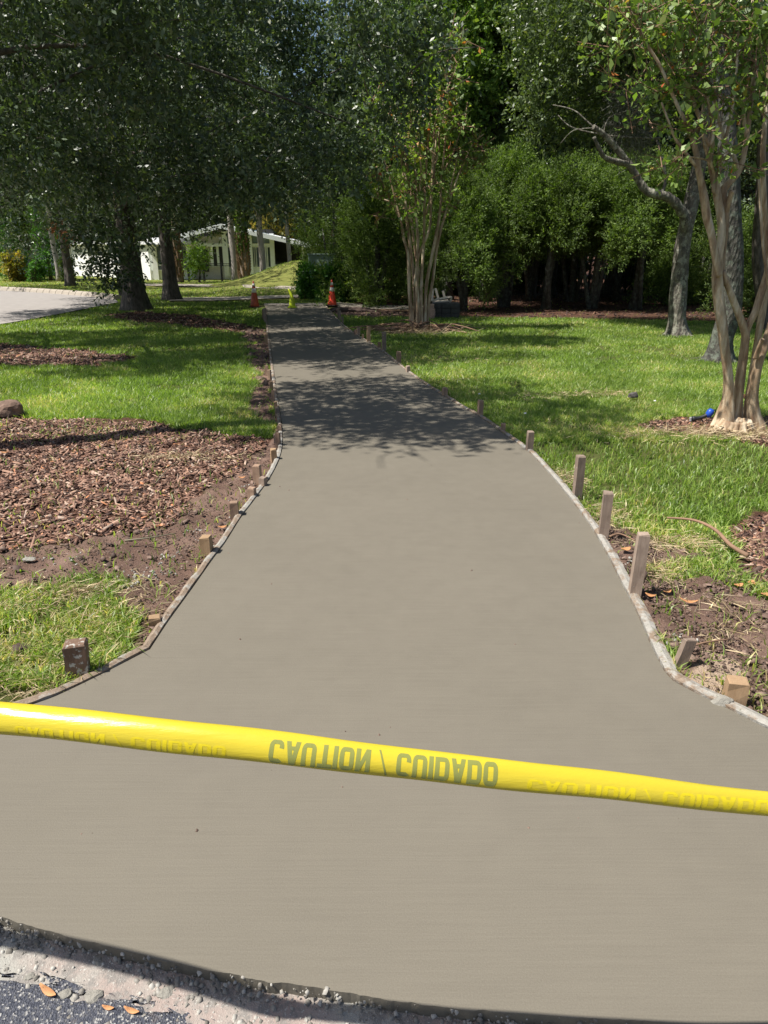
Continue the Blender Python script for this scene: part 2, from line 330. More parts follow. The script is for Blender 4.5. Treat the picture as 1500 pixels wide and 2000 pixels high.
def link(name, me, parent=None, loc=None):
    o = bpy.data.objects.new(name, me); COL.objects.link(o)
    if parent: o.parent = parent
    if loc is not None: o.location = loc
    return o
def tag(o, label=None, cat=None, group=None, kind=None):
    if label: o['label'] = label
    if cat: o['category'] = cat
    if group: o['group'] = group
    if kind: o['kind'] = kind
    return o
def empty(name, loc, label, cat, group=None, rz=0):
    o = bpy.data.objects.new(name, None); COL.objects.link(o); o.location = tuple(float(v) for v in loc); o.rotation_euler = (0, 0, rz)
    o.empty_display_size = 0.1
    return tag(o, label, cat, group)

class MB:                        # small mesh collector, local coordinates
    def __init__(s): s.v = []; s.f = []; s.sm = False
    def add(s, V, Fs):
        b = len(s.v); s.v += [tuple(float(c) for c in p) for p in V]; s.f += [tuple(b + i for i in f) for f in Fs]
    def box(s, c, d, rot=None, taper=1.0):
        V = []
        for z in (-1, 1):
            k = taper if z > 0 else 1
            for x, y in ((-1, -1), (1, -1), (1, 1), (-1, 1)): V.append(Vector((x * d[0] / 2 * k, y * d[1] / 2 * k, z * d[2] / 2)))
        if rot: V = [rot @ p for p in V]
        s.add([(p.x + c[0], p.y + c[1], p.z + c[2]) for p in V], [(0, 3, 2, 1), (4, 5, 6, 7), (0, 1, 5, 4), (1, 2, 6, 5), (2, 3, 7, 6), (3, 0, 4, 7)])
    def tube(s, P, R, n=8, cap=True, flute=None):
        P = [Vector([float(c) for c in p]) for p in P]; N = len(P); V = []
        if not hasattr(R, '__len__'): R = [R] * N
        for i in range(N):
            t = (P[min(i + 1, N - 1)] - P[max(i - 1, 0)]).normalized()
            up = Vector((0, 1, 0)) if abs(t.y) < 0.9 else Vector((1, 0, 0))
            a = t.cross(up).normalized(); b = t.cross(a).normalized()
            for k in range(n):
                an = 2 * math.pi * k / n; r = R[i] * (flute(k, i, an) if flute else 1)
                V.append(P[i] + a * math.cos(an) * r + b * math.sin(an) * r)
        Fs = [(i * n + k, i * n + (k + 1) % n, (i + 1) * n + (k + 1) % n, (i + 1) * n + k) for i in range(N - 1) for k in range(n)]
        if cap: Fs += [tuple(range(n - 1, -1, -1)), tuple((N - 1) * n + k for k in range(n))]
        s.add(V, Fs)
    def lathe(s, prof, n=20, c=(0, 0, 0)):
        V = [(c[0] + r * math.cos(2 * math.pi * k / n), c[1] + r * math.sin(2 * math.pi * k / n), c[2] + z) for r, z in prof for k in range(n)]
        s.add(V, [(i * n + k, i * n + (k + 1) % n, (i + 1) * n + (k + 1) % n, (i + 1) * n + k) for i in range(len(prof) - 1) for k in range(n)]
              + [tuple(range(n - 1, -1, -1)), tuple((len(prof) - 1) * n + k for k in range(n))])
    def build(s, name, mat, parent=None, loc=None, smooth=False, bevel=0):
        me = bpy.data.meshes.new(name); me.from_pydata(s.v, [], s.f); me.materials.append(mat)
        if smooth: me.polygons.foreach_set('use_smooth', [True] * len(me.polygons))
        me.update(); o = link(name, me, parent, loc)
        if bevel:
            b = o.modifiers.new('bevel', 'BEVEL'); b.width = bevel; b.segments = 2; b.limit_method = 'ANGLE'
        return o

def catmull(P, n=5):
    P = [np.array(p, float) for p in P]; out = []
    for i in range(len(P) - 1):
        p0 = P[max(i - 1, 0)]; p1 = P[i]; p2 = P[i + 1]; p3 = P[min(i + 2, len(P) - 1)]
        for k in range(n):
            t = k / n; out.append(0.5 * ((2 * p1) + (p2 - p0) * t + (2 * p0 - 5 * p1 + 4 * p2 - p3) * t * t + (-p0 + 3 * p1 - 3 * p2 + p3) * t ** 3))
    out.append(P[-1]); return out

# ------------------------------------------------------------------ foliage
def leaves(rng, clumps, n_tw, per, tw_len, ll, lw, up=0.5, droop=0.0, out=0.6, shell=0.35, needle=0.0, curl=0.0):
    """clumps: rows x,y,z,rx,ry,rz,weight -> arrays of quads; twigs start in the clump and carry leaves"""
    C = np.asarray(clumps, float); w = C[:, 6] / C[:, 6].sum(); idx = rng.choice(len(C), n_tw, p=w)
    d = rng.normal(size=(n_tw, 3)); d /= np.linalg.norm(d, axis=1)[:, None]
    rad = shell + (1 - shell) * rng.random(n_tw) ** 0.6
    st = C[idx, :3] + d * C[idx, 3:6] * rad[:, None]
    td = d * out + rng.normal(size=(n_tw, 3)) * 0.55 + np.array([0, 0, -droop]); td /= np.linalg.norm(td, axis=1)[:, None]
    L = tw_len * (0.5 + rng.random(n_tw))
    t = (np.arange(per)[None, :] + rng.random((n_tw, per))) / per
    pos = st[:, None, :] + td[:, None, :] * (L[:, None] * t)[:, :, None] + rng.normal(size=(n_tw, per, 3)) * (ll * 0.35)
    ld = td[:, None, :] * (0.7 + needle) + rng.normal(size=(n_tw, per, 3)) * (0.75 * (1 - needle * 0.6)); ld /= np.linalg.norm(ld, axis=2)[:, :, None]
    nn = rng.normal(size=(n_tw, per, 3)) * 0.7 + np.array([0, 0, up]); wd = np.cross(ld, nn); wd /= np.linalg.norm(wd, axis=2)[:, :, None] + 1e-9
    s = 0.5 + 1.0 * rng.random((n_tw, per, 1)); a = ld * ll * s; b = wd * lw * s
    N = n_tw * per; nrm = np.cross(ld, wd) * (ll * curl)
    V = np.stack([pos, pos + a * 0.45 + b * 0.5 + nrm * s, pos + a, pos + a * 0.45 - b * 0.5 + nrm * s], 2).reshape(-1, 3)
    r = np.clip(rng.random((n_tw, per)) * 0.7 + rng.random((n_tw, 1)) * 0.3, 0, 1).ravel()
    kc = rng.random(len(C)); k = np.repeat(kc[idx] * 0.6 + rng.random(n_tw) * 0.4, per)
    return V, N, r, k, st, td, L
def foliage_obj(name, parent, mat, packs, stuff=True):
    V = np.concatenate([p[0] for p in packs]); n = len(V) // 4
    r = np.concatenate([p[2] for p in packs]); k = np.concatenate([p[3] for p in packs])
    me = np_mesh(name, V, [np.arange(n * 4).reshape(n, 4)], mat, {'r': ('FACE', r), 'k': ('FACE', k)})
    o = link(name, me, parent)
    return o
def subclumps(rng, c, R, n, size, flat=0.7, shell=0.5):
    d = rng.normal(size=(n, 3)); d /= np.linalg.norm(d, axis=1)[:, None]; rad = shell + (1 - shell) * rng.random(n) ** 0.7
    P = np.array(c) + d * np.array(R) * rad[:, None]; s = size * (0.6 + 0.8 * rng.random(n))
    return np.column_stack([P, s, s, s * flat, s ** 2])
def rel(P, o): return [np.array(p) - np.array(o) for p in P]

def crown_tree(name, label, cat, base, trunk_pts, trunk_r, bark_m, leaf_m, cl, n_tw, per, tw, ll, lw, seed, group=None, limbs=12, fork=None, up=0.5, droop=0.1, needle=0.0, twigs=0, extra_clumps=None, flare=1.7):
    """trunk from base, limbs reaching to clumps, crown of leaves; everything local to the base"""
    rng = np.random.default_rng(seed); rnd = random.Random(seed)
    base = np.array(base, float); root = empty(name, base, label, cat, group)
    tp = catmull(rel(trunk_pts, base), 5); n = len(tp); R = []
    for i in range(n):
        t = i / (n - 1); h = float(tp[i][2]); R.append(trunk_r * (1 - 0.45 * t) * (1 + (flare - 1) * math.exp(-max(h, 0) / 0.22)))
    mb = MB(); ph = rnd.random() * 6
    mb.tube(tp, R, 18, True, lambda k, i, an: 1 + 0.06 * math.sin(3 * an + ph + i * 0.12) + 0.05 * math.sin(7 * an + ph) + 0.03 * math.sin(11 * an + i * .5))
    mb.build('trunk', MAT[bark_m], root, smooth=True)
    cl = np.array(cl, float); cl[:, :3] -= base
    lb = MB(); f0 = (fork if fork is not None else 0.6); sel = rnd.sample(range(len(cl)), min(limbs, len(cl)))
    for j in sel:
        s = tp[int(n * (f0 + (1 - f0) * rnd.random() * 0.98))]; e = cl[j, :3]; m = (s + e) / 2 + np.array([rnd.uniform(-.3, .3), rnd.uniform(-.3, .3), rnd.uniform(0.0, 0.6)])
        P = catmull([s, s * .65 + m * .35 + np.array([0, 0, .15]), m, e], 4); q = len(P); r0 = trunk_r * rnd.uniform(0.16, 0.30)
        l1 = MB(); l1.tube(P, [r0 * (1 - 0.85 * i / q) for i in range(q)], 7); l1.build('limb', MAT[bark_m], root, smooth=True)
    for j in range(twigs):
        e = cl[rnd.randrange(len(cl))]; a = e[:3] + np.array([rnd.gauss(0, 1) for _ in range(3)]) * e[3:6] * 0.7; d = np.array([rnd.gauss(0, 1), rnd.gauss(0, 1), rnd.gauss(0, .6)]); d /= np.linalg.norm(d)
        l = rnd.uniform(.5, 1.3); b = a + d * l; m = (a + b) / 2 + np.array([rnd.gauss(0, .12) for _ in range(3)])
        lb.tube(catmull([a, m, b], 3), [.012, .011, .01, .008, .007, .006, .004], 4)
    if twigs: lb.build('twigs', MAT[bark_m], root, smooth=True)['kind'] = 'stuff'
    pk = leaves(rng, cl, n_tw, per, tw, ll, lw, up, droop, needle=needle)
    foliage_obj('crown', root, MAT[leaf_m], [pk]); return root

# =================================================================== THE GROUND
def axis(segs):
    out = []
    for a, b, s in segs: out += list(np.arange(a, b, s))
    out.append(segs[-1][1]); return np.array(out)
gx = axis([(-400, -60, 20), (-60, -20, 2.0), (-20, -8, 0.5), (-8, -3.6, 0.12), (-3.6, 4.4, 0.032), (4.4, 9, 0.12), (9, 20, 0.5), (20, 60, 2.0), (60, 400, 20)])
gy = axis([(-30, 0, 3), (0, 2.0, 0.2), (2.0, 7.6, 0.032), (7.6, 14, 0.11), (14, 26, 0.3), (26, 60, 0.8), (60, 100, 5), (100, 900, 50)])
XX, YY = np.meshgrid(gx, gy, indexing='xy'); X = XX.ravel(); Y = YY.ravel()
def jit(x, y, a=0.10, s=2.5): return x + (fnoise(x, y, s, 11) - .5) * a * 2, y + (fnoise(x, y, s, 29) - .5) * a * 2
def zones(x, y):
    d = np.hypot(x, y); a = 0.12 + 0.012 * d
    jx = x + (fnoise(x, y, 3.0, 11) - .5) * a * 2.2; jy = y + (fnoise(x, y, 3.0, 29) - .5) * a * 2.2
    mulch = inpoly(jx, jy, MULCH_N) | inpoly(jx, jy, MULCH_2) | inpoly(jx, jy, MULCH_3) | inpoly(jx, jy, MULCH_R) | inpoly(jx, jy, MULCH_R2) | inpoly(jx, jy, MULCH_M) | inpoly(jx, jy, BED_R)
    dirt = inpoly(jx, jy, DIRT_L) | (inpoly(jx, jy, DIRT_R) & ~inpoly(jx, jy, CLUMP_R)) | inpoly(jx, jy, STRIP_L) | inpoly(jx, jy, BED_M)
    sand = inpoly(jx, jy, SAND_R)
    mulch = mulch & ~(inpoly(jx, jy, DIRT_L) & (fnoise(x, y, 5, 41) > 0.22))
    return mulch, dirt, sand
mu, di, sa = zones(X, Y); Z = terrain(X, Y)
near = (np.hypot(X, Y) < 9)
Z = Z + np.where(near & (di | sa), (fnoise(X, Y, 9, 5, 4) - 0.45) * 0.075, 0) + np.where(near & mu, (fnoise(X, Y, 7, 8, 3) - 0.4) * 0.05, 0)
Z = Z + np.where(near & di & (X > 1.5), (fnoise(X, Y, 3, 77, 3) - 0.4) * 0.06, 0)
# keep the ground under the slab and under the gutter
edge_y = np.interp(X, [p[0] for p in front_s], [p[1] for p in front_s]); inside = inpoly(X, Y, SLAB)
Z = np.where(inside, np.minimum(Z, -0.08), Z); Z = np.where(Y < edge_y + 0.05, -0.32, Z)
nx, ny = len(gx), len(gy); ii = (np.arange(ny - 1)[:, None] * nx + np.arange(nx - 1)[None, :]).ravel()
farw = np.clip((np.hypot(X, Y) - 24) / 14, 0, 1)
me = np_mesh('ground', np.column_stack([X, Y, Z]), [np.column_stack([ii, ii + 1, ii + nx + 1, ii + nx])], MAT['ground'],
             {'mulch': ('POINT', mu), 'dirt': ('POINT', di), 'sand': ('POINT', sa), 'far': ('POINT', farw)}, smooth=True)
tag(link('ground', me), kind='structure')

# slab ------------------------------------------------------------------
def poly_slab(name, poly, z0, z1, mat, jag=0.0):
    P = [(float(x), float(y)) for x, y in poly]; n = len(P)
    mb = MB(); mb.add([(x, y, z1) for x, y in P] + [(x, y, z0) for x, y in P], [tuple(range(n))] + [(i, n + i, n + (i + 1) % n, (i + 1) % n) for i in range(n)])
    return mb
rs = random.Random(5)
rag = []
for i in range(len(front_s) - 1):
    a, b = front_s[i], front_s[i + 1]; k = max(2, int(np.linalg.norm(b - a) / 0.007))
    for j in range(k):
        p = a + (b - a) * j / k; rag.append((p[0], p[1] - 0.002 + 0.010 * (float(fnoise(p[0], p[1], 6, 9)) - 0.5) + 0.008 * (float(fnoise(p[0], p[1], 38, 19)) - .5)))
slab_poly = [tuple(p) for p in left_s][::-1] + rag + [tuple(p) for p in right_s]
import bmesh
bm = bmesh.new(); vt = [bm.verts.new((x, y, 0.0)) for x, y in slab_poly]; f = bm.faces.new(vt)
if f.normal.z < 0: f.normal_flip()
r = bmesh.ops.extrude_face_region(bm, geom=[f]); 
for v in [g for g in r['geom'] if isinstance(g, bmesh.types.BMVert)]: v.co.z -= 0.10
for fc in list(bm.faces):
    if fc is f: pass
bmesh.ops.recalc_face_normals(bm, faces=bm.faces)
bmesh.ops.triangulate(bm, faces=bm.faces)
me = bpy.data.meshes.new('concrete_path'); bm.to_mesh(me); bm.free(); me.materials.append(MAT['concrete'])
tag(link('concrete_path', me), kind='structure')

# gutter and street at the camera's feet ---------------------------------
gxs = np.arange(-3.2, 3.6, 0.025); gys = np.arange(-1.2, 2.1, 0.025)
A, B = np.meshgrid(gxs, gys, indexing='xy'); A = A.ravel(); B = B.ravel()
ez = np.interp(A, [p[0] for p in front_s], [p[1] for p in front_s])
Zg = -0.034 + 0.006 * (fnoise(A, B, 12, 6) - .5) + 0.006 * (fnoise(A, B, 45, 9) - .5) - 0.02 * np.clip((ez - B) / 0.4, 0, 1)
Bc = np.minimum(B, ez + 0.012)
n1 = len(gxs); ii = (np.arange(len(gys) - 1)[:, None] * n1 + np.arange(n1 - 1)[None, :]).ravel()
me = np_mesh('gutter', np.column_stack([A, Bc, Zg]), [np.column_stack([ii, ii + 1, ii + n1 + 1, ii + n1])], MAT['gutter'], smooth=True)
tag(link('gutter', me), kind='structure')
aline = [G(x, y, -0.07) for x, y in ((-900, 1820), (-100, 1885), (0, 1912), (60, 1920), (110, 1932), (160, 1950), (230, 1962), (300, 1975), (360, 1990), (420, 2012), (620, 2060), (1000, 2110), (1700, 2160))]
ay = np.interp(A, [p[0] for p in aline], [p[1] for p in aline]) + (fnoise(A, B, 16, 31) - .5) * 0.05
Ba = np.minimum(B, ay); Za = Zg + 0.006 + 0.004 * (fnoise(A, B, 50, 3) - .5) - 0.012 * np.clip(1 - (ay - B) / 0.03, 0, 1)
me = np_mesh('street_asphalt', np.column_stack([A, Ba, Za]), [np.column_stack([ii, ii + 1, ii + n1 + 1, ii + n1])], MAT['asphalt'], smooth=True)
tag(link('street_asphalt', me), kind='structure')
mb = MB(); mb.add([(-60, -60, -.09), (60, -60, -.09), (60, -1.15, -.09), (-60, -1.15, -.09)], [(0, 1, 2, 3)]); tag(mb.build('street_behind', MAT['asphalt']), kind='structure')

# far road, kerb and pavements ------------------------------------------
def sheet(name, pts, mat, z):
    mb = MB(); P = Gpoly(pts, z); mb.add([(x, y, z) for x, y in P], [tuple(range(len(P)))]); return tag(mb.build(name, mat), kind='structure')
sheet('road', [(-900, 752), (-260, 668), (0, 633), (60, 623), (120, 612), (190, 598), (232, 590), (224, 584), (180, 579), (100, 573), (0, 567), (-400, 556), (-1500, 545)], MAT['street'], -0.012)
kp = [G(x, y, 0) for x, y in ((-420, 555), (-200, 560.5), (-60, 564.5), (0, 566.5), (60, 569.5), (110, 573), (160, 577), (200, 581), (224, 584.5))]
kc = catmull([p for p in kp], 4)
kerb = empty('kerb', kc[16], None, None); kerb['kind'] = 'structure'
for i in range(len(kc) - 1):
    a = kc[i] - kc[16]; b = kc[i + 1] - kc[16]; d = b - a; L = np.linalg.norm(d); d /= L; nrm = np.array([-d[1], d[0], 0])
    if nrm[1] < 0: nrm = -nrm
    a = a + d * 0.02; b = b - d * 0.02; mb = MB(); V = []
    for p in (a, b):
        for off, z in ((-.06, -.02), (0.0, .10), (.08, .15), (.22, .15), (.26, -.06)): V.append(p + nrm * off + np.array([0, 0, z]))
    mb.add(V, [(0, 1, 6, 5), (1, 2, 7, 6), (2, 3, 8, 7), (3, 4, 9, 8), (0, 5, 9, 4), (4, 3, 2, 1, 0), (5, 6, 7, 8, 9)]); mb.build('kerb_stone', MAT['sidewalk'], kerb)
def strip(name, top, bot, z=0.004, mat='sidewalk'):
    mb = MB(); T = [surf(x, y) for x, y in top]; Bt = [surf(x, y) for x, y in bot]; n = len(T)
    mb.add([(p[0], p[1], max(p[2], -0.03) + z + 0.02) for p in T + Bt], [(i, i + 1, n + i + 1, n + i) for i in range(n - 1)]); return tag(mb.build(name, MAT[mat]), kind='structure')
strip('pavement', [(330, 583), (400, 582), (460, 581), (530, 578.5), (610, 576)], [(330, 589), (400, 588.5), (460, 587), (530, 584.5), (612, 581)])
strip('pavement', [(270, 555), (400, 556), (480, 557), (560, 559.5), (590, 561)], [(270, 558.5), (400, 560.5), (480, 562.5), (560, 565.5), (590, 567)])
strip('pavement', [(516, 594.5), (600, 593.5), (660, 592), (720, 597), (800, 598), (850, 599)], [(516, 598.5), (600, 598.5), (640, 599), (720, 605), (800, 606), (850, 607)])

# =================================================================== FORM BOARDS
def board(pts, side, label, mat, w=0.038, zt=0.012):
    """a bent 2 x 4 standing on edge along the slab; side = -1 left, +1 right"""
    P = [np.array(p[:2], float) for p in pts]; D = []; acc = 0
    Q = []
    for i in range(len(P) - 1):
        k = max(1, int(np.linalg.norm(P[i + 1] - P[i]) / 0.05))
        for j in range(k): Q.append(P[i] + (P[i + 1] - P[i]) * j / k)
    Q.append(P[-1]); n = len(Q); o = Q[0]; V = []
    for i in range(n):
        t = Q[min(i + 1, n - 1)] - Q[max(i - 1, 0)]; t /= np.linalg.norm(t); nn = np.array([-t[1], t[0]]) if side < 0 else np.array([t[1], -t[0]])
        w2 = w + 0.014 * (float(fnoise(Q[i][0], Q[i][1], 18, 13)) - .5); z = zt + 0.010 * (float(fnoise(Q[i][0], Q[i][1], 22, 3)) - .5)
        a = Q[i] + nn * (0.004 + 0.004 * float(vnoise(Q[i][0], Q[i][1], 40, 8))); b = a + nn * w2; c = (a + b) / 2
        for q, zz in ((a, -0.12), (a, z - .004), (c, z + 0.002), (b, z - .005), (b, -0.12)): V.append((q[0] - o[0], q[1] - o[1], zz))
    mb = MB(); mb.add(V, [(i * 5 + k, i * 5 + k + 1, (i + 1) * 5 + k + 1, (i + 1) * 5 + k) for i in range(n - 1) for k in range(4)] + [(0, 1, 2, 3, 4), tuple((n - 1) * 5 + k for k in (4, 3, 2, 1, 0))])
    return tag(mb.build('form_board', MAT[mat], loc=(o[0], o[1], 0), smooth=False), label, 'board', 'form boards along the fresh concrete')
def cut(poly, n0, n1): return poly[n0:n1 + 1]
# indices in the smoothed polylines are 4 per photograph point
board(cut(left_s, 0, 20), -1, 'pale timber form board from the yellow tape to the left corner of the flare', 'board_clean')
board(cut(left_s, 20, 40), -1, 'thin timber form board rising from the left flare corner past the mulch', 'board_clean', 0.034)
board(cut(left_s, 40, 60), -1, 'form board on the left edge between bark mulch and shaded path', 'board_cement', 0.034)
board(cut(left_s, 60, len(left_s) - 1), -1, 'farthest form board on the left edge of the shaded path', 'board_clean', 0.036)
board(cut(right_s, 0, 20), 1, 'cement caked form board below the right flare corner', 'board_cement', 0.05)
board(cut(right_s, 20, 40), 1, 'cement spattered form board above the right flare corner beside bare soil', 'board_cement', 0.048)
board(cut(right_s, 40, 60), 1, 'form board on the right edge beside the three tall stakes and lawn', 'board_cement', 0.042)
board(cut(right_s, 60, 84), 1, 'form board on the right edge at the start of the tree shade', 'board_clean', 0.04)
board(cut(right_s, 84, len(right_s) - 1), 1, 'farthest form board on the right edge near the orange cone', 'board_clean', 0.04)

# =================================================================== STAKES
def stake(px, yt, yb, wpx, mat, label, lean=0.0, rz=None, deep=1.0):
    for _ in range(400):
        b = G(px, yb, 0.0); w_ = wpx / F * math.hypot(b[1] * CP + EYE * SP, 0)
        d_ = min(float(np.linalg.norm(q - b[:2])) for q in ((left_s if px < 650 else right_s)))
        if not inpoly(np.array([b[0]]), np.array([b[1]]), SLAB)[0] and d_ >= 0.040 + w_ * .35: break
        yb -= .5
    t = W(px, yt, b[1]); wz = math.hypot(b[1] * CP + (EYE) * SP, 0); w = wpx / F * wz
    h = max(0.03, t[2]); rnd = random.Random(int(px * 7 + yt)); rz = rnd.uniform(-.35, .35) if rz is None else rz
    mb = MB(); d = w * deep; V = []
    lv = [(-0.25, 0.55), (-0.02, 1.0), (h * 0.5, 1.0), (h - 0.006, 0.98), (h, 0.86)]
    for z, s in lv:
        for x, y in ((-1, -1), (1, -1), (1, 1), (-1, 1)):
            V.append(((x * w / 2) * s + lean * z + rnd.uniform(-1, 1) * w * .03, y * d / 2 * s + rnd.uniform(-1, 1) * w * .03, z + (rnd.uniform(-.004, .004) if z > 0 else 0)))
    n = len(lv); F_ = [(i * 4 + k, i * 4 + (k + 1) % 4, (i + 1) * 4 + (k + 1) % 4, (i + 1) * 4 + k) for i in range(n - 1) for k in range(4)] + [(3, 2, 1, 0), tuple((n - 1) * 4 + k for k in range(4))]
    mb.add(V, F_); o = mb.build('wooden_stake', MAT[mat], loc=(b[0], b[1] + d / 2, 0)); o.rotation_euler.z = rz
    return tag(o, label, 'stake', 'wooden stakes holding the form boards')
stake(1441, 1336, 1398, 38, 'stake_tan', 'squat tan wooden block stake nearest the tape on the right', 0.02, -0.25, .8)
stake(1330, 1252, 1300, 22, 'stake_grey', 'short dark leaning stake just above the right flare corner', 0.25, 0.1, .6)
stake(1243, 1046, 1170, 21, 'stake_grey', 'tall brown stake with cement specks, lowest of the three tall right stakes', 0.01, -0.15)
stake(1181, 964, 1048, 18, 'stake_grey', 'tall brown stake with light top, middle of the three tall right stakes', 0.0, -0.2)
stake(1129, 892, 968, 15, 'stake_grey', 'slim grey stake with whitish top, highest of the three tall right stakes', 0.0, 0.1)
stake(1035, 844, 880, 12, 'stake_grey', 'short grey stake at the edge of the shade on the right', 0, 0.1)
stake(983, 828, 842, 9, 'stake', 'stub stake in the small lawn shadow on the right edge')
stake(938, 782, 813, 9, 'stake', 'reddish stake in sunny grass on the right edge')
stake(869, 758, 775, 9, 'stake', 'short stake just above the reddish one on the right edge')
stake(797, 715, 728, 7, 'stake_grey', 'tiny stub on the right edge below the shaded brown stake')
stake(779, 687, 708, 8, 'stake', 'red brown stake in the lawn shadow on the right edge')
stake(750, 649, 684, 7, 'stake_grey', 'taller dark grey stake with pale tip at the lit patch of lawn')
stake(741, 668, 680, 6, 'stake_tan', 'small pale stub left of the taller dark grey stake')
stake(720, 638, 668, 7, 'stake_tan', 'pale upright stake in front of the multi stem tree roots')
stake(709, 653, 663, 4, 'stake_tan', 'thin low stake with white tip left of the pale upright stake')
stake(700, 640, 655, 6, 'stake', 'brown stake in deep shade on the upper right edge')
stake(694, 644, 655, 5, 'stake', 'small brown stake left of its twin in deep shade')
stake(669, 619, 630, 3.5, 'stake_grey', 'lowest of three dark pegs near the right orange cone')
stake(664.5, 607, 625, 3, 'stake_grey', 'slightly shorter dark peg of the pair near the right orange cone')
stake(661, 602, 622, 3.2, 'stake_grey', 'taller dark peg of the pair near the right orange cone')
stake(147, 1262, 1342, 42, 'stake_cement', 'thick brown stake splashed with cement just above the tape on the left', 0.05, 0.25, .7)
stake(299, 1222, 1256, 23, 'stake_tan', 'low orange brown stake at the left corner of the flare', 0, 0.3)
stake(402, 1051, 1098, 20, 'stake_tan', 'sunlit tan stake beside the soil patch on the left', 0, -0.1)
stake(457, 983, 1034, 16, 'stake', 'brown stake at the lower end of the bark mulch', 0, 0.1)
stake(491, 955, 988, 14, 'stake', 'short stake among cement crumbs, below the pair on the left')
stake(502, 911, 940, 14, 'stake', 'upper stake of the close pair beside the bark mulch')
stake(513, 934, 952, 12, 'stake_grey', 'cement crusted stub of the close pair beside the bark mulch')
stake(534, 878, 902, 11, 'stake_tan', 'bright tan stake at the end of the path shade on the left')
for px, yt, yb, w, mt, lb in ((543, 846, 870, 8, 'stake', 'shaded stake just above the bright tan one on the left edge'),
        (538, 849, 866, 7, 'stake_grey', 'grey stub leaning beside the shaded left stake'), (546, 832, 846, 8, 'stake', 'red brown stake at the mulch corner in shade'),
        (541, 797, 812, 7, 'stake_grey', 'stub stake where the left grass meets the mulch'), (538, 785, 796, 7, 'stake_tan', 'pale stub at the left edge in half shade'),
        (533, 763, 783, 6, 'stake', 'reddish stake in the left soil strip'), (530, 746, 760, 6, 'stake_tan', 'light stake in the upper left soil strip'),
        (526, 723, 738, 6, 'stake', 'pinkish stub in the upper left soil strip'), (521, 714, 730, 6, 'stake', 'rusty stake on the far left edge in deep shade'),
        (520, 652, 668, 6, 'stake_tan', 'sunlit orange stake on the far left edge'), (518, 602, 628, 5, 'stake_grey', 'tall dark stake at the far left end of the path'),
        (514, 604, 622, 4, 'stake', 'slim stake left of the tall dark one at the far end')):
    stake(px, yt, yb, w, mt, lb)

# =================================================================== GRASS
def grass_points(rng, n, dmin, dmax, px0=-60, px1=1560):
    """points spread over the ground seen from the path, density falling with distance"""
    u = rng.random(n); d = 1.0 / (1 / dmin + (1 / dmax - 1 / dmin) * u) if True else 0
    pxs = px0 + (px1 - px0) * rng.random(n); zc = d * CP + EYE * SP
    return (pxs - 750) / F * zc, d
def grass_obj(name, rng, x, y, h, w, seg, yellow, label, lean=0.55):
    n = len(x); z = terrain(x, y) - 0.004
    an = rng.random(n) * 2 * np.pi; ln = lean * (0.3 + rng.random(n)); dx = np.cos(an); dy = np.sin(an); wa = rng.random(n) * np.pi; wx = np.cos(wa) * w / 2; wy = np.sin(wa) * w / 2
    b = np.column_stack([x, y, z]); wv = np.column_stack([wx, wy, np.zeros(n)]); k1 = h * 0.55; l1 = h * 0.22 * ln; l2 = h * 0.95 * ln
    m = b + np.column_stack([dx * l1, dy * l1, k1]); t = b + np.column_stack([dx * l2, dy * l2, h * (1 - 0.28 * ln)])
    r = np.clip(rng.random(n) * 0.80 + (fnoise(x, y, 1.6, 61) - .45) * 0.7 + yellow, 0, 1); kk = np.clip(fnoise(x, y, 0.9, 71) * 0.6 + rng.random(n) * .4, 0, 1)
    if seg == 2:
        V = np.stack([b - wv, b + wv, m + wv * .8, m - wv * .8, t], 1).reshape(-1, 3); i = np.arange(n) * 5
        fs = [np.column_stack([i, i + 1, i + 2, i + 3]), np.column_stack([i + 3, i + 2, i + 4])]; ra = np.concatenate([r, r]); ka = np.concatenate([kk, kk])
    else:
        V = np.stack([b - wv, b + wv, t], 1).reshape(-1, 3); i = np.arange(n) * 3; fs = [np.column_stack([i, i + 1, i + 2])]; ra = r; ka = kk
    me = np_mesh(name, V, fs, MAT['grass'], {'r': ('FACE', ra), 'k': ('FACE', ka)}); return tag(link(name, me), label, 'grass', kind='stuff')
rng = np.random.default_rng(42)
STRIPS_PX = [[(330, 581), (612, 574), (614, 583), (330, 590)], [(270, 554), (590, 560), (590, 568), (270, 560)], [(500, 592), (860, 590), (860, 609), (500, 600)]]
strips = [Gpoly(s) for s in STRIPS_PX]
def keep_grass(x, y, sparse=0.05):
    mu, di, sa = zones(x, y); bad = inpoly(x, y, SLAB) | inpoly(x, y, ROAD)
    for s in strips: bad |= inpoly(x, y, s)
    e = np.interp(x, [p[0] for p in front_s], [p[1] for p in front_s]); bad |= y < e + 0.9
    # clear of the boards
    for q in (0.05, -0.05): bad |= inpoly(x + q, y, SLAB)
    den = np.where(mu | di | sa, sparse, 1.0); thin = fnoise(x, y, 2.2, 91); den = den * np.where(thin < 0.30, 0.25, 1.0)
    return ~bad & (rng.random(len(x)) < den)
x, d = grass_points(rng, 210000, 1.9, 6.5, -420, 1960); k = keep_grass(x, d, 0.045); x, d = x[k], d[k]
dry = np.where(fnoise(x, d, 1.3, 55) > 0.50, 0.16, 0.04) + np.where((d < 4.6), 0.10, 0.0)
grass_obj('grass', rng, x, d, 0.035 + 0.055 * rng.random(len(x)), 0.0055 + 0.004 * rng.random(len(x)), 2, dry, None, 0.9)
x, d = grass_points(rng, 370000, 6.0, 14, -150, 1660); k = keep_grass(x, d, 0.03); x, d = x[k], d[k]
grass_obj('grass', rng, x, d, 0.035 + 0.05 * rng.random(len(x)), 0.0078 + 0.0006 * d, 1, np.where(d < 8, 0.13, 0.06), None, 1.0)
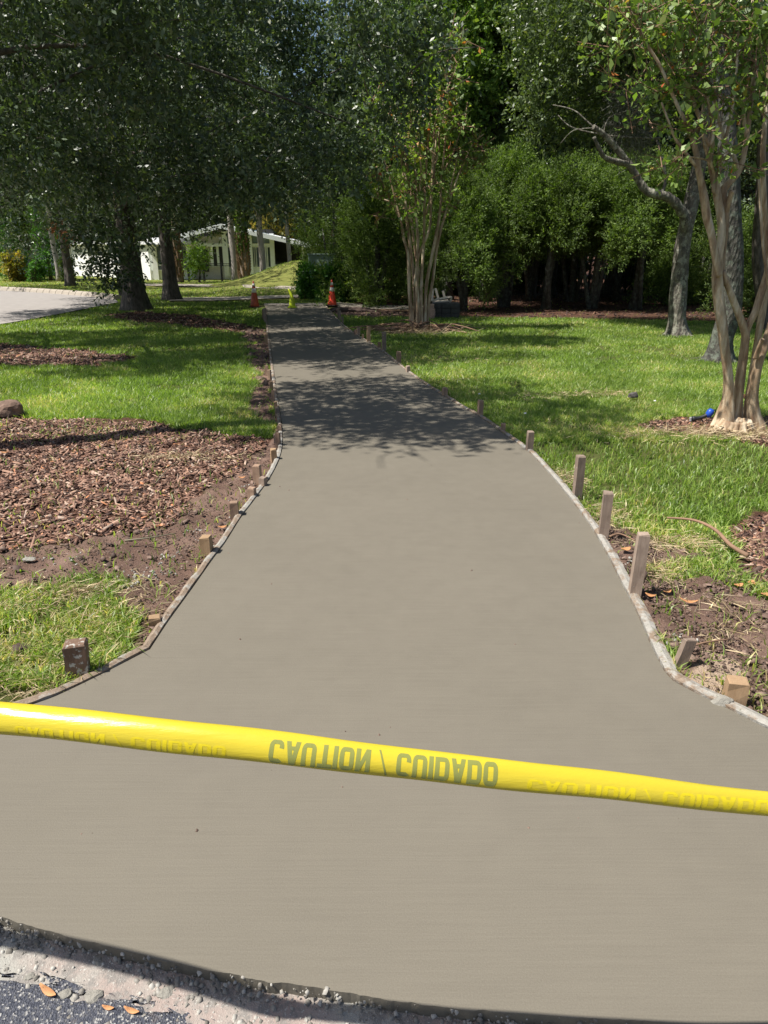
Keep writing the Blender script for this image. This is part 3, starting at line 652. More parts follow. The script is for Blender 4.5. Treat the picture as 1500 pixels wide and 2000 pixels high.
x, d = grass_points(rng, 260000, 13, 60, -60, 1560); k = keep_grass(x, d, 0.02) & ~((d > 30) & (rng.random(len(x)) < .3)); x, d = x[k], d[k]
grass_obj('grass', rng, x, d, 0.045 + 0.045 * rng.random(len(x)), 0.0013 * d, 1, 0.04, None, 1.0)

# dry straw and dead runners near the forms
def straw(px, py, sx, sy, n, seed, l=0.11, z=0.03):
    n = int(n * 2.2); r = np.random.default_rng(seed); c = G(px, py); x = c[0] + r.normal(size=n) * sx; y = c[1] + r.normal(size=n) * sy
    k = ~inpoly(x, y, SLAB); x, y = x[k], y[k]; n = len(x); b = np.column_stack([x, y, terrain(x, y) + 0.01 + r.random(n) * z]); wk = 1.0 if py > 900 else 1.8
    a = r.random(n) * 6.28; d = np.column_stack([np.cos(a), np.sin(a), r.normal(size=n) * .25]) * (l * .75 * (0.3 + r.random(n)))[:, None]; ok = ~inpoly(x + d[:, 0], y + d[:, 1], SLAB) & ~inpoly(x + d[:, 0] + .04, y + d[:, 1], SLAB) & ~inpoly(x + d[:, 0] - .04, y + d[:, 1], SLAB); w = np.column_stack([-np.sin(a), np.cos(a), r.normal(size=n) * .6]) * 0.0013 * wk; b = b[ok]; d = d[ok]; w = w[ok]; n = len(b)
    return np.stack([b - w, b + w, b + d * .5 + w + np.array([0, 0, .003]), b + d], 1).reshape(-1, 3), r.random(n), r.random(n)
packs = [straw(150, 1150, .16, .05, 320, 1), straw(60, 1175, .12, .05, 120, 2), straw(1350, 1060, .16, .06, 420, 3), straw(1420, 1180, .12, .07, 60, 4), straw(1290, 1115, .06, .08, 160, 5),
         straw(1110, 930, .06, .12, 200, 6), straw(1450, 1240, .14, .06, 50, 7), straw(360, 890, .25, .06, 160, 8), straw(240, 1330, .12, .08, 300, 9), straw(100, 1340, .18, .1, 250, 10),
         straw(820, 648, .45, .25, 300, 11, .5, .05), straw(1400, 845, .5, .12, 700, 12, .2), straw(1180, 1000, .08, .12, 220, 13), straw(200, 1240, .35, .25, 500, 14), straw(1050, 770, .3, .15, 150, 15), straw(1180, 765, .25, .1, 180, 16), straw(870, 700, .5, .3, 150, 17)]
V = np.concatenate([p[0] for p in packs]); n = len(V) // 4
me = np_mesh('dry_straw', V, [np.arange(n * 4).reshape(n, 4)], MAT['straw'], {'r': ('FACE', np.concatenate([p[1] for p in packs])), 'k': ('FACE', np.concatenate([p[2] for p in packs]))})
tag(link('dry_straw', me), 'dead straw coloured runners and blades lying on soil and grass', 'straw', kind='stuff')

# =================================================================== MULCH, SOIL, PEBBLES
def chips(name, rng, x, y, L, Wd, T, mat, label, cat, zoff=0.0, tilt=0.35, round_=False):
    n = len(x); a = rng.random(n) * np.pi * 2; z = terrain(x, y) + np.where(np.hypot(x, y) < 9, (fnoise(x, y, 7, 8, 3) - 0.4) * 0.05, 0) + zoff + rng.random(n) * T * 1.2
    L = L * (0.4 + 1.1 * rng.random(n) ** 1.6); Wd = Wd * (0.5 + rng.random(n)); T = T * (0.5 + rng.random(n))
    if round_: Wd = L * (0.5 + 0.5 * rng.random(n)); T = L * (0.2 + .3 * rng.random(n))
    ex = np.column_stack([np.cos(a), np.sin(a), rng.normal(size=n) * tilt]); ex /= np.linalg.norm(ex, axis=1)[:, None]
    ey = np.column_stack([-np.sin(a), np.cos(a), rng.normal(size=n) * tilt]); ez = np.cross(ex, ey); ez /= np.linalg.norm(ez, axis=1)[:, None]
    c = np.column_stack([x, y, z]); vs_ = []
    for sz, kx in ((-1, 1.0), (1, 0.94)):
        for sx, sy in ((-1, -1), (1, -1), (1, 1), (-1, 1)):
            jx = (kx * (0.6 + 0.8 * rng.random(n))); jy = (kx * (0.3 + 0.95 * rng.random(n)))
            vs_.append(c + ex * (sx * L / 2 * jx)[:, None] + ey * (sy * Wd / 2 * jy)[:, None] + ez * (sz * T / 2)[:, None])
    V = np.stack(vs_, 1).reshape(-1, 3); i = (np.arange(n) * 8)[:, None]
    q = np.array([[4, 5, 6, 7], [0, 1, 5, 4], [1, 2, 6, 5], [2, 3, 7, 6], [3, 0, 4, 7]])
    fs = (i[:, :, None] + q[None]).reshape(-1, 4); r = np.repeat(rng.random(n), 5)
    me = np_mesh(name, V, [fs], mat, {'r': ('FACE', r)}); return tag(link(name, me), label, cat, kind='stuff')
def rnd_in(rng, poly, n, f=None):
    P = np.array(poly); lo = P.min(0); hi = P.max(0); x = lo[0] + (hi[0] - lo[0]) * rng.random(n); y = lo[1] + (hi[1] - lo[1]) * rng.random(n)
    k = inpoly(x, y, poly); return x[k], y[k]
rng = np.random.default_rng(7)
xs, ys = [], []
for poly, n in ((MULCH_N, 56000), (MULCH_2, 8000), (MULCH_3, 7000), (MULCH_R, 7000), (MULCH_R2, 9000), (MULCH_M, 2500)):
    P = [(min(max(a, -8), 9), b) for a, b in poly]; a, b = rnd_in(rng, P, n); xs.append(a); ys.append(b)
x = np.concatenate(xs); y = np.concatenate(ys); mu, di, sa = zones(x, y); k = (mu & (~di | (rng.random(len(x)) < .12))) & ~inpoly(x, y, SLAB) & ~inpoly(x + .05, y, SLAB); x, y = x[k], y[k]
dd = np.hypot(x, y); sc = np.where(dd < 9, 1.0, 1.7)
chips('bark_mulch', rng, x, y, 0.048 * sc * np.where(rng.random(len(x)) < .12, 1.8, 1.0), 0.015 * sc, 0.004 * sc, MAT['chip'], 'reddish brown bark chips covering the planting beds', 'mulch', 0.004)
# far bed litter, the shade of the dark trees put into its colour
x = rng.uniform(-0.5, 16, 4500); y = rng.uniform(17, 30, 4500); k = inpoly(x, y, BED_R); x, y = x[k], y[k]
chips('shade_dark_litter', rng, x, y, 0.12, 0.04, 0.012, MAT['litter'], 'reddish brown litter, darkened for shade, under the dark trees along the iron fence', 'leaf litter', 0.0)
# soil clods
x, y = rnd_in(rng, [(min(max(a, -6), 6), b) for a, b in DIRT_R], 14000); x2, y2 = rnd_in(rng, [(max(a, -5), b) for a, b in DIRT_L], 10000); x3, y3 = rnd_in(rng, STRIP_L, 2600); x4, y4 = rnd_in(rng, BED_M, 400)
x = np.concatenate([x, x2, x3, x4]); y = np.concatenate([y, y2, y3, y4]); k = ~inpoly(x, y, SLAB) & ~inpoly(x + .05, y, SLAB) & ~inpoly(x - .06, y, SLAB); x, y = x[k], y[k]
chips('soil_clods', rng, x, y, 0.012 * np.where(y > 8, 2.6, 1) * np.where(rng.random(len(x)) < .06, 2.4, 0.9), 0.02, 0.01, MAT['clod'], 'dark crumbly soil clods beside the forms', 'soil', 0.004, 0.5, True)
# cement crumbs beside left forms and on gutter
px = np.array([250, 265, 280, 300, 320, 240, 470, 480, 500, 515, 400, 410, 330, 120, 60, 230, 380, 1240, 1420, 1330, 700, 710]); py = np.array([1128, 1135, 1125, 1118, 1112, 1140, 1000, 970, 945, 935, 1050, 1058, 1085, 1090, 1088, 1330, 1035, 1100, 1375, 1250, 690, 700])
x = []; y = []
for a, b in zip(px, py):
    p = G(a, b); m = 14; x += list(p[0] + rng.normal(size=m) * .045); y += list(p[1] + rng.normal(size=m) * .04)
x = np.array(x); y = np.array(y); k = ~inpoly(x, y, SLAB) & ~inpoly(x + .05, y, SLAB) & ~inpoly(x - .06, y, SLAB); x, y = x[k], y[k]
chips('cement_crumbs', rng, x, y, 0.012, 0.012, 0.006, MAT['pebble'], 'pale cement crumbs spilled on soil beside the forms', 'crumbs', 0.02, 0.5, True)
# gravel in gutter and street
n = 9000; x = rng.uniform(-1.5, 1.6, n); e = np.interp(x, [p[0] for p in front_s], [p[1] for p in front_s]); y = e - 0.01 - rng.random(n) ** 1.3 * 0.75
k = (fnoise(x, y, 6, 15) > 0.42) | (rng.random(n) < .25); x, y = x[k], y[k]; n = len(x)
def chips_at(name, rng, x, y, z, L, mat, label, cat):
    n = len(x); L = L * (0.3 + 1.4 * rng.random(n) ** 3); a = rng.random(n) * 6.28; c = np.column_stack([x, y, z + L * .15])
    ex = np.column_stack([np.cos(a), np.sin(a), rng.normal(size=n) * .3]); ey = np.column_stack([-np.sin(a), np.cos(a), rng.normal(size=n) * .3]); V = []
    for sz, kk in ((-1, 1.0), (1, .7)):
        for sx, sy in ((-1, -1), (1, -1), (1, 1), (-1, 1)):
            V.append(c + ex * (sx * L / 2 * kk * (0.6 + .6 * rng.random(n)))[:, None] + ey * (sy * L / 2.4 * kk * (0.6 + .6 * rng.random(n)))[:, None] + np.column_stack([np.zeros(n), np.zeros(n), sz * L * .25]))
    V = np.stack(V, 1).reshape(-1, 3); i = (np.arange(n) * 8)[:, None]; q = np.array([[4, 5, 6, 7], [0, 1, 5, 4], [1, 2, 6, 5], [2, 3, 7, 6], [3, 0, 4, 7]])
    me = np_mesh(name, V, [(i[:, :, None] + q[None]).reshape(-1, 4)], mat, {'r': ('FACE', np.repeat(rng.random(n), 5))}); return tag(link(name, me), label, cat, kind='stuff')
e = np.interp(x, [p[0] for p in front_s], [p[1] for p in front_s])
zg = -0.034 - 0.02 * np.clip((e - y) / 0.4, 0, 1)
chips_at('gravel', rng, x, y, zg, 0.009, MAT['pebble'], 'small pale gravel and cement grit in the gutter', 'gravel')
n = 900; t = rng.random(n); k = (t * (len(front_s) - 2)).astype(int); fs_ = np.array(front_s); p = fs_[k] + (fs_[k + 1] - fs_[k]) * rng.random(n)[:, None]
chips_at('cement_edge_crumbs', rng, p[:, 0], p[:, 1] - rng.random(n) ** 2 * .03, np.full(n, -0.033) + rng.random(n) ** 2 * .03, 0.0085, MAT['pebble'], 'grey crumbs along the ragged front edge of the slab', 'crumbs')

n = 60; x = rng.uniform(-1.1, 1.3, n); y = 1.5 + rng.random(n) ** 1.5 * 5; k = inpoly(x, y, SLAB); x, y = x[k], y[k]
chips_at('slab_specks', rng, x, y, np.full(len(x), 0.0), 0.006, MAT['clod'], 'tiny dark crumbs scattered on the fresh concrete', 'crumbs')
def rock(name, pos, size, mat, label, cat, seed, group=None, n_sub=2):
    bm = bmesh.new(); bmesh.ops.create_icosphere(bm, subdivisions=n_sub + 1, radius=1); r = random.Random(seed); ph = [r.uniform(0, 6) for _ in range(6)]
    for v in bm.verts:
        c = v.co.normalized(); k = 1 + .16 * math.sin(3 * c.x + ph[0]) * math.cos(2.5 * c.y + ph[1]) + .12 * math.sin(5 * c.z + ph[2] + 3 * c.x) + .07 * math.sin(9 * c.y + ph[3]) + r.uniform(-.04, .04)
        v.co = Vector((c.x * size[0] * k, c.y * size[1] * k, max(-.35 * size[2], c.z * size[2] * k)))
    me = bpy.data.meshes.new(name); bm.to_mesh(me); bm.free(); me.materials.append(mat); o = link(name, me, loc=tuple(float(v) for v in pos)); return tag(o, label, cat, group)
brown_rock = simple('brown rock', (0.17, 0.11, 0.08, 1), 0.9, 0.3, 10, 0.8); pale_rock = simple('pale cement lump', (0.26, 0.245, 0.21, 1), 0.95, 0.15, 30, 0.6); dark_rock = simple('dark lump', (0.09, 0.08, 0.075, 1), 0.95, 0.2, 30, 0.6)
p = G(2, 812); rock('boulder', (p[0], p[1] + .12, .03), (.16, .13, .11), brown_rock, 'brown rounded rock at the left edge of the bark mulch', 'rock', 3)
for px, py, s, m, lb in ((193, 1882, .018, pale_rock, 'whitish cement pebble at the edge of the tape shadow in gutter'), (237, 1879, .016, dark_rock, 'dark lump inside the tape shadow in gutter'), (325, 1945, .020, pale_rock, 'pale cement lump with dark underside right in the gutter'),
                         (127, 1947, .016, pale_rock, 'grey cement lump beside the curled orange leaf'), (58, 1912, .012, pale_rock, 'small grey lump left of the gutter gravel'), (185, 1951, .022, pale_rock, 'flat grey cement flake on the asphalt edge'), (1280, 1985, .010, dark_rock, 'tiny dark crumb on the right of slab front edge')):
    q = G(px, py, -0.046); rock('cement_lump', q + np.array([0, 0, .006]), (s, s * .8, s * .6), m, lb, 'rubble', int(px), None, 1)
for px, py, s, lb in ((57, 1092, .035, 'white cement splat on bare soil at far left'), (1412, 1372, .035, 'grey broken cement wedge against the squat tan stake'), (800, 641, .0, '')):
    if s: q = G(px, py); rock('cement_lump', q + np.array([0, 0, .0]), (s, s * .7, s * (.25 if px < 100 else .8)), pale_rock, lb, 'rubble', int(px), None, 1)
for px, py, s, lb in ((1025, 815, .016, 'white scrap in sunny grass right of the reddish stake'), (936, 776, .016, 'pale scrap on the lawn near the shade edge'), (1278, 790, .016, 'white scrap on shaded lawn left of the right tree')):
    q = G(px, py); rock('paper_scrap', q + np.array([0, 0, .04]), (s, s * .8, s * .6), simple('white scrap', (.7, .7, .68, 1)), lb, 'litter', int(px), None, 1)
q = G(1236, 778); rock('soil_clump', q + np.array([0, 0, .03]), (.06, .05, .05), dark_rock, 'dark soil lump on the lawn right of centre', 'soil clump', 9, None, 1)
q = G(36, 1268); rock('soil_clump', q + np.array([0, 0, -.01]), (.045, .04, .03), MAT['clod'], 'brown crumbly soil mound in the left grass near the thick stake', 'soil clump', 19, None, 2)

# fallen leaves
leaf_or = simple('orange dry leaf', (0.50, 0.24, 0.10, 1), 0.7, 0.25, 20, 0.3)
def fallen(px, py, L, W_, ang, label, z=0.0, curl=.35):
    q = G(px, py, z); n = 7; V = []; c, s = math.cos(ang), math.sin(ang)
    for i in range(n):
        t = i / (n - 1); w = W_ * math.sin(math.pi * min(max(t, .04), .97)) ** .7 / 2; zz = L * curl * (t - .5) ** 2 * 2 + .004
        for k in (-1, 0, 1):
            lx = (t - .5) * L; ly = k * w; V.append((lx * c - ly * s, lx * s + ly * c, zz + abs(k) * W_ * .18))
    mb = MB(); mb.add(V, [(i * 3 + k, i * 3 + k + 1, (i + 1) * 3 + k + 1, (i + 1) * 3 + k) for i in range(n - 1) for k in range(2)]); o = mb.build('fallen_leaf', leaf_or, loc=tuple(q), smooth=True)
    m = o.modifiers.new('thick', 'SOLIDIFY'); m.thickness = .0008; return tag(o, label, 'leaf', 'fallen dry leaves')
for a in ((95, 1941, .055, .016, -.5, 'large curled orange leaf on the edge of the asphalt', -.038), (258, 1978, .04, .012, -.3, 'flat orange leaf at the asphalt edge near bottom', -.038), (212, 1972, .03, .010, -.2, 'smaller orange leaf left of the flat one at bottom', -.038),
          (1303, 1158, .05, .03, .5, 'bright orange leaf on soil right of the lowest tall stake'), (1270, 1166, .05, .028, -.5, 'orange leaf curled against the lowest tall right stake'), (1345, 1178, .08, .025, -.3, 'long brown orange leaf on dark soil'), (1442, 1146, .05, .03, .2, 'orange leaf among straw near the fallen branch'),
          (1467, 1142, .05, .035, .9, 'rounded orange leaf at the grass edge on the right'), (1495, 1164, .05, .03, .1, 'orange leaf at the right edge of the picture'), (1222, 1076, .06, .04, .3, 'brown leaf between the middle and lowest tall stakes'), (435, 1032, .05, .03, .2, 'orange chip of leaf beside the brown left stake'), (473, 935, .05, .03, .2, 'orange leaf at the end of the bark mulch'),
          (10, 886, .06, .035, .2, 'orange leaf in the trunk shadow at the left edge')):
    fallen(*a)
# branches on the ground
def gbranch(pts, r, label, mat='brown_twig'):
    P = [G(x, y) + np.array([0, 0, h]) for x, y, h in pts]; o = P[0]; P = catmull([p - o for p in P], 5); n = len(P); mb = MB(); mb.tube(P, [r * (1 - .6 * i / n) for i in range(n)], 7)
    return tag(mb.build('fallen_branch', MAT[mat], loc=tuple(o), smooth=True), label, 'branch')
gbranch([(1460, 1092, .02), (1425, 1078, .04), (1392, 1056, .07), (1352, 1034, .06), (1300, 1026, .05)], .014, 'long bent brown branch lying across the right grass and soil')
gbranch([(1190, 1054, .02), (1210, 1052, .03), (1240, 1062, .02)], .007, 'short dark root beside the tall right stakes')
gbranch([(1325, 1276, .01), (1370, 1268, .03), (1425, 1256, .02)], .006, 'thin dark root in the soil above the sandy patch')
gbranch([(245, 1062, .02), (290, 1060, .03), (345, 1046, .015)], .006, 'curved dark root at the lower edge of the mulch', 'twig')
gbranch([(305, 948, .02), (330, 928, .05), (352, 905, .03)], .004, 'thin pale forked twig standing in the mulch', 'twig')

# blue and black tool by the right tree
tool = empty('garden_tool', G(1365, 820), 'blue headed black tool lying in the mulch beside the right tree', 'tool')
def loc_(px, py, z, o): return W(px, py, o[1]) + np.array([0, 0, 0]) - np.array(o)
o_ = G(1365, 820); blue = simple('blue plastic', (0.015, 0.07, 0.42, 1), 0.35, .1, 8, 0); black = simple('black rubber', (0.02, 0.022, 0.028, 1), 0.5, .1, 8, .1)
mb = MB(); mb.tube(catmull([loc_(1352, 818, 0, o_), loc_(1362, 817, 0, o_), loc_(1373, 814, 0, o_), loc_(1385, 808, 0, o_)], 3), [.026, .028, .022, .02, .018, .018, .018, .018, .018, .02], 12); mb.build('handle', black, tool, smooth=True)
mb = MB(); P = [loc_(1380, 814, 0, o_), loc_(1384, 810, 0, o_), loc_(1388, 804, 0, o_), loc_(1391, 799, 0, o_)]; mb.tube(P, [.02, .034, .036, .022], 14); mb.build('head', blue, tool, smooth=True)
mb = MB(); mb.tube([loc_(1391, 803, 0, o_), loc_(1397, 800, 0, o_), loc_(1398, 806, 0, o_)], .007, 8); mb.build('hook', black, tool, smooth=True)
mb = MB(); mb.tube([loc_(1349, 815, 0, o_), loc_(1349, 822, 0, o_)], .012, 8); mb.build('end_cap', simple('grey cap', (.4, .4, .42, 1)), tool)
q = G(1454, 800); fl = fallen(1454, 800, .12, .06, 1.5, 'orange brown scrap upright between the stems of the right tree'); fl.rotation_euler = (0, math.radians(-80), 1.2); fl.location.z = .14

# =================================================================== CAUTION TAPE
def tape_off(px, py, h):           # tape point at height h whose shadow falls on this gutter pixel
    S = G(px, py, -.036); k = (h + .05) / math.tan(SUN_EL) / math.hypot(TX, TY); return np.array([S[0] - TX * k, S[1] - TY * k, h])
ctl = [tape_off(-500, 1725, 1.24), tape_off(0, 1830, 1.14), tape_off(330, 1903, 1.06)]
for px, py, z in ((-150, 1392, 1.10), (0, 1402, 1.09), (375, 1441, 1.07), (750, 1485.5, 1.07), (1125, 1527.5, 1.08), (1500, 1569.5, 1.12), (1900, 1608, 1.18)): ctl.append(EYEV + ray(px, py) * z)
ctl += [ctl[-1] + (ctl[-1] - ctl[-2]) * np.array([2.2, 1.8, .5])]
ctl += [ctl[-1] + np.array([1.3, .55, .04]), ctl[-1] + np.array([2.8, 1.3, .16])]
pxw = {3: 61, 4: 61, 5: 63, 6: 59, 7: 54, 8: 46, 9: 39}
cl_ = catmull(ctl, 26); NW = []
wid = np.interp(np.arange(len(cl_)) / 26, [0, 2, 3, 4, 5, 6, 7, 8, 9, 10], [.05, .05, 61 * 1.10 / F, 61 * 1.09 / F, 63 * 1.07 / F, 59 * 1.07 / F, 54 * 1.08 / F, 46 * 1.12 / F, 41 * 1.18 / F, .047])
tape_o = cl_[len(cl_) // 2]
TA = math.radians(84)
def tape_frame(i):
    t = cl_[min(i + 1, len(cl_) - 1)] - cl_[max(i - 1, 0)]; t /= np.linalg.norm(t); v = EYEV - cl_[i]; v /= np.linalg.norm(v)
    n = v - t * v.dot(t); n /= np.linalg.norm(n); b = np.cross(n, t); 
    if b[2] < 0: b = -b
    return t, n, b
frames = [tape_frame(i) for i in range(len(cl_))]
def tape_pt(s, v, off=0.0):
    """s = index along, v = 0 bottom .. 1 top as seen"""
    i = int(min(max(s, 0), len(cl_) - 2)); f = s - i; c = cl_[i] * (1 - f) + cl_[i + 1] * f; R = (wid[i] * (1 - f) + wid[i + 1] * f) / 2 / math.sin(TA)
    n = frames[i][1] * (1 - f) + frames[i + 1][1] * f; b = frames[i][2] * (1 - f) + frames[i + 1][2] * f
    a = math.asin(max(-1, min(1, (2 * v - 1) * math.sin(TA)))); R += off + 0.0012 * math.sin(s * 0.21) * math.sin(a * 3 + s * .05)
    return c + n * (math.cos(a) - .45) * R * 0.72 + b * math.sin(a) * R - tape_o
NV = 22; V = []; nS = len(cl_)
for i in range(nS):
    for k in range(NV + 1): V.append(tape_pt(i, .5 + .5 * math.sin(-math.pi / 2 + math.pi * k / NV)))
def tape_mat():
    m = M('yellow plastic tape'); c = (0.66, 0.54, 0.040, 1); m.col(c); m.rough(0.26); m.b.inputs['Specular IOR Level'].default_value = 0.5
    tr = m.node('ShaderNodeBsdfTranslucent'); tr.inputs[0].default_value = (0.80, 0.66, 0.05, 1); ms = m.node('ShaderNodeMixShader'); ms.inputs[0].default_value = 0.22
    m.link(m.b.outputs[0], ms.inputs[1]); m.link(tr.outputs[0], ms.inputs[2]); m.link(ms.outputs[0], m.o.inputs[0])
    v = m.coord((1.2, 9, 9)); m.bump(m.noise(v, 9, 5, .65), 0.30, 0.004); return m.m
mb = MB(); w1 = NV + 1; mb.add(V, [(i * w1 + k, (i + 1) * w1 + k, (i + 1) * w1 + k + 1, i * w1 + k + 1) for i in range(nS - 1) for k in range(NV)])
tape = mb.build('caution_tape', tape_mat(), loc=tuple(tape_o), smooth=True); m_ = tape.modifiers.new('thick', 'SOLIDIFY'); m_.thickness = 0.0003
tag(tape, 'yellow plastic caution tape stretched across the foot of the path', 'caution tape')
# lettering, drawn as strokes in a unit cell (x right, y down since the tape hangs flipped)
def ring(x0, x1, y0, y1, t, a0=0, a1=1, r=.3, n=50):
    """rounded rectangle stroke, from fraction a0 to a1 of the outline -> list of quads"""
    def outline(x0, x1, y0, y1, r):
        pts = []; r = min(r, (x1 - x0) / 2, (y1 - y0) / 2)
        # start in the middle of the right side, go up round the top, left, bottom
        cs = [((x1 - r), (y1 - r), 0), ((x0 + r), (y1 - r), 90), ((x0 + r), (y0 + r), 180), ((x1 - r), (y0 + r), 270)]
        P = [(x1, (y0 + y1) / 2)]
        for cx, cy, a in cs:
            for k in range(6): an = math.radians(a + 90 * k / 5); P.append((cx + r * math.cos(an), cy + r * math.sin(an)))
            nx_ = cs[(cs.index((cx, cy, a)) + 1) % 4]; e0 = P[-1]; e1 = (nx_[0] + r * math.cos(math.radians(nx_[2])), nx_[1] + r * math.sin(math.radians(nx_[2]))) if a < 270 else (x1, (y0 + y1) / 2)
            for k in range(1, 6): P.append((e0[0] + (e1[0] - e0[0]) * k / 6, e0[1] + (e1[1] - e0[1]) * k / 6))
        P.append((x1, (y0 + y1) / 2)); return P
    o = outline(x0, x1, y0, y1, r); i = outline(x0 + t, x1 - t, y0 + t * .62, y1 - t * .62, max(r - t, .05))
    def resample(P):
        # resample by index so inner and outer stay matched
        out = []; m = len(P) - 1
        for k in range(n + 1):
            s = (a0 + (a1 - a0) * k / n) * m; j = min(int(s), m - 1); f = s - j; out.append((P[j][0] * (1 - f) + P[j + 1][0] * f, P[j][1] * (1 - f) + P[j + 1][1] * f))
        return out
    O = resample(o); I = resample(i); return [(O[k], O[k + 1], I[k + 1], I[k]) for k in range(n)]
def bar(xa, ya, xb, yb, t, n=8):
    """stroke with horizontal width t from (xa,ya) to (xb,yb)"""
    out = []
    for k in range(n):
        f0 = k / n; f1 = (k + 1) / n; x0 = xa + (xb - xa) * f0; x1 = xa + (xb - xa) * f1; y0 = ya + (yb - ya) * f0; y1 = ya + (yb - ya) * f1
        out.append(((x0 - t / 2, y0), (x0 + t / 2, y0), (x1 + t / 2, y1), (x1 - t / 2, y1)))
    return out
def hbar(x0, x1, y0, y1): return [((x0 + (x1 - x0) * k / 3, y0), (x0 + (x1 - x0) * (k + 1) / 3, y0), (x0 + (x1 - x0) * (k + 1) / 3, y1), (x0 + (x1 - x0) * k / 3, y1)) for k in range(3)]
T_ = .31
def glyph(ch):               # upright letter in x 0..1, y 0 (foot) .. 1 (head)
    if ch == 'C': return ring(0, 1, 0, 1, T_, .075, .925), 1
    if ch == 'O': return ring(0, 1, 0, 1, T_), 1
    if ch == 'U': return bar(T_ / 2, .25, T_ / 2, 1, T_) + bar(1 - T_ / 2, .25, 1 - T_ / 2, 1, T_) + [q for q in ring(0, 1, 0, 1, T_) if max(p[1] for p in q) < .30], 1
    if ch == 'A': return bar(T_ / 2, 0, .5 - .05, 1, T_) + bar(1 - T_ / 2, 0, .5 + .05, 1, T_) + hbar(.3, .7, .22, .40), 1
    if ch == 'T': return bar(.5, 0, .5, .82, T_) + hbar(0, 1, .82, 1), .95
    if ch == 'I': return bar(.5 * .3, 0, .5 * .3, 1, T_), .3
    if ch == 'N': return bar(T_ / 2, 0, T_ / 2, 1, T_) + bar(1 - T_ / 2, 0, 1 - T_ / 2, 1, T_) + bar(T_ / 2 + .02, 1, 1 - T_ / 2 - .02, 0, T_ * .9, 10), 1
    if ch == 'D': return bar(T_ / 2, 0, T_ / 2, 1, T_) + [q for q in ring(-.25, 1, 0, 1, T_) if min(p[0] for p in q) > .1], 1
    if ch == '/': return bar(.05, -.05, .62, 1.05, .13, 14), .7
    return [], .3
def tape_text(name, text, s0, s1, v0, v1, mat, off, slots=None):
    widths = []; gap = .13
    for c in text: widths.append(glyph(c)[1])
    tot = sum(widths) + gap * (len(text) - 1); x = 0; mb = MB(); jit_z = 0
    for ci, (c, w) in enumerate(zip(text, widths)):
        fine = []
        for q in glyph(c)[0]:
            A_, B_, C_, D_ = [np.array(p, float) for p in q]; K = 3
            def bl(u_, v_): return (A_ * (1 - u_) + B_ * u_) * (1 - v_) + (D_ * (1 - u_) + C_ * u_) * v_
            for a_ in range(K):
                for b_ in range(K): fine.append((bl(a_ / K, b_ / K), bl((a_ + 1) / K, b_ / K), bl((a_ + 1) / K, (b_ + 1) / K), bl(a_ / K, (b_ + 1) / K)))
        for qi, q in enumerate(fine):
            V = []
            for (a, b) in q:
                u = (x + a) / tot; bb = 1 - b                      # flipped: the head points down
                s = s0 + (s1 - s0) * u; v = v0[0] * (1 - u) + v0[1] * u + bb * ((v1[0] - v0[0]) * (1 - u) + (v1[1] - v0[1]) * u)
                V.append(tape_pt(s, v, off + (qi % 7) * 2e-5))
            mb.add(V, [(0, 1, 2, 3)])
        x += w + gap
    return mb.build(name, mat, tape, smooth=True)
def px_s(px):                # which index along the tape lies at this photograph column
    best = 0; bd = 1e9
    for i in range(nS):
        d_ = cl_[i] - EYEV; zc = d_[1] * CP - d_[2] * SP
        if zc < .2: continue
        x_ = 750 + F * d_[0] / zc
        if abs(x_ - px) < bd: bd = abs(x_ - px); best = i
    j = best; 
    def X_(i): d_ = cl_[i] - EYEV; return 750 + F * d_[0] / (d_[1] * CP - d_[2] * SP)
    if X_(j) > px: j -= 1
    return j + (px - X_(j)) / (X_(j + 1) - X_(j))
ink = M('green grey print'); ink.col((0.225, 0.235, 0.060, 1)); ink.rough(0.25)
ghost = M('print showing through'); ghost.col((0.66, 0.53, 0.012, 1)); ghost.rough(0.25)
tape_text('lettering', 'CAUTION / CUIDADO', px_s(528), px_s(970), (.07, .08), (.74, .83), ink.m, .0006)
tape_text('faint_lettering', 'CAUTION / CUIDADO', px_s(38), px_s(446), (.03, .02), (.32, .36), ghost.m, .0005)
tape_text('faint_lettering', 'CAUTION / CUIDADO', px_s(1028), px_s(1500), (.08, .06), (.42, .62), ghost.m, .0005)
tape_text('lettering', 'CAUTION / CUIDADO', px_s(-470), px_s(4), (.07, .07), (.76, .74), ink.m, .0006)

# =================================================================== CONES
def cone(px, yt, yb, body, label, bands=True, slump=0.0):
    b = G(px, yb, 0.004); t = W(px, yt, b[1]); H = t[2] * 1.0; root = empty('traffic_cone', (b[0], b[1], terrain(b[0], b[1]) * 0 + 0.004), label, 'traffic cone', 'traffic cones at the far end of the path')
    mb = MB(); mb.box((0, 0, .015), (H * .46, H * .46, .03)); mb.build('base', body if slump else simple('dark rubber base', (.05, .03, .025, 1), .8), root, bevel=.006)
    def rr(z): return (H * .19) * (1 - z / H) + .022 * (z / H)
    prof = [(rr(z), z) for z in np.linspace(.03, H, 12)]; mb = MB(); mb.lathe(prof, 24)
    if slump: mb.v = [(x - slump * H * max(0, (z / H - .35)) ** 1.5 * (1 + .4 * math.sin(z * 14)), y, z * (1 if z < .6 * H else .97)) for x, y, z in mb.v]
    mb.build('cone_body', body, root, smooth=True)
    if bands:
        for z0, z1 in ((.56 * H, .72 * H), (.80 * H, .90 * H)):
            mb = MB(); mb.lathe([(rr(z0) + .004, z0), (rr(z1) + .004, z1)], 24); mb.build('reflective_band', simple('reflective band', (.72, .70, .68, 1), .35, .25, 14), root, smooth=True)
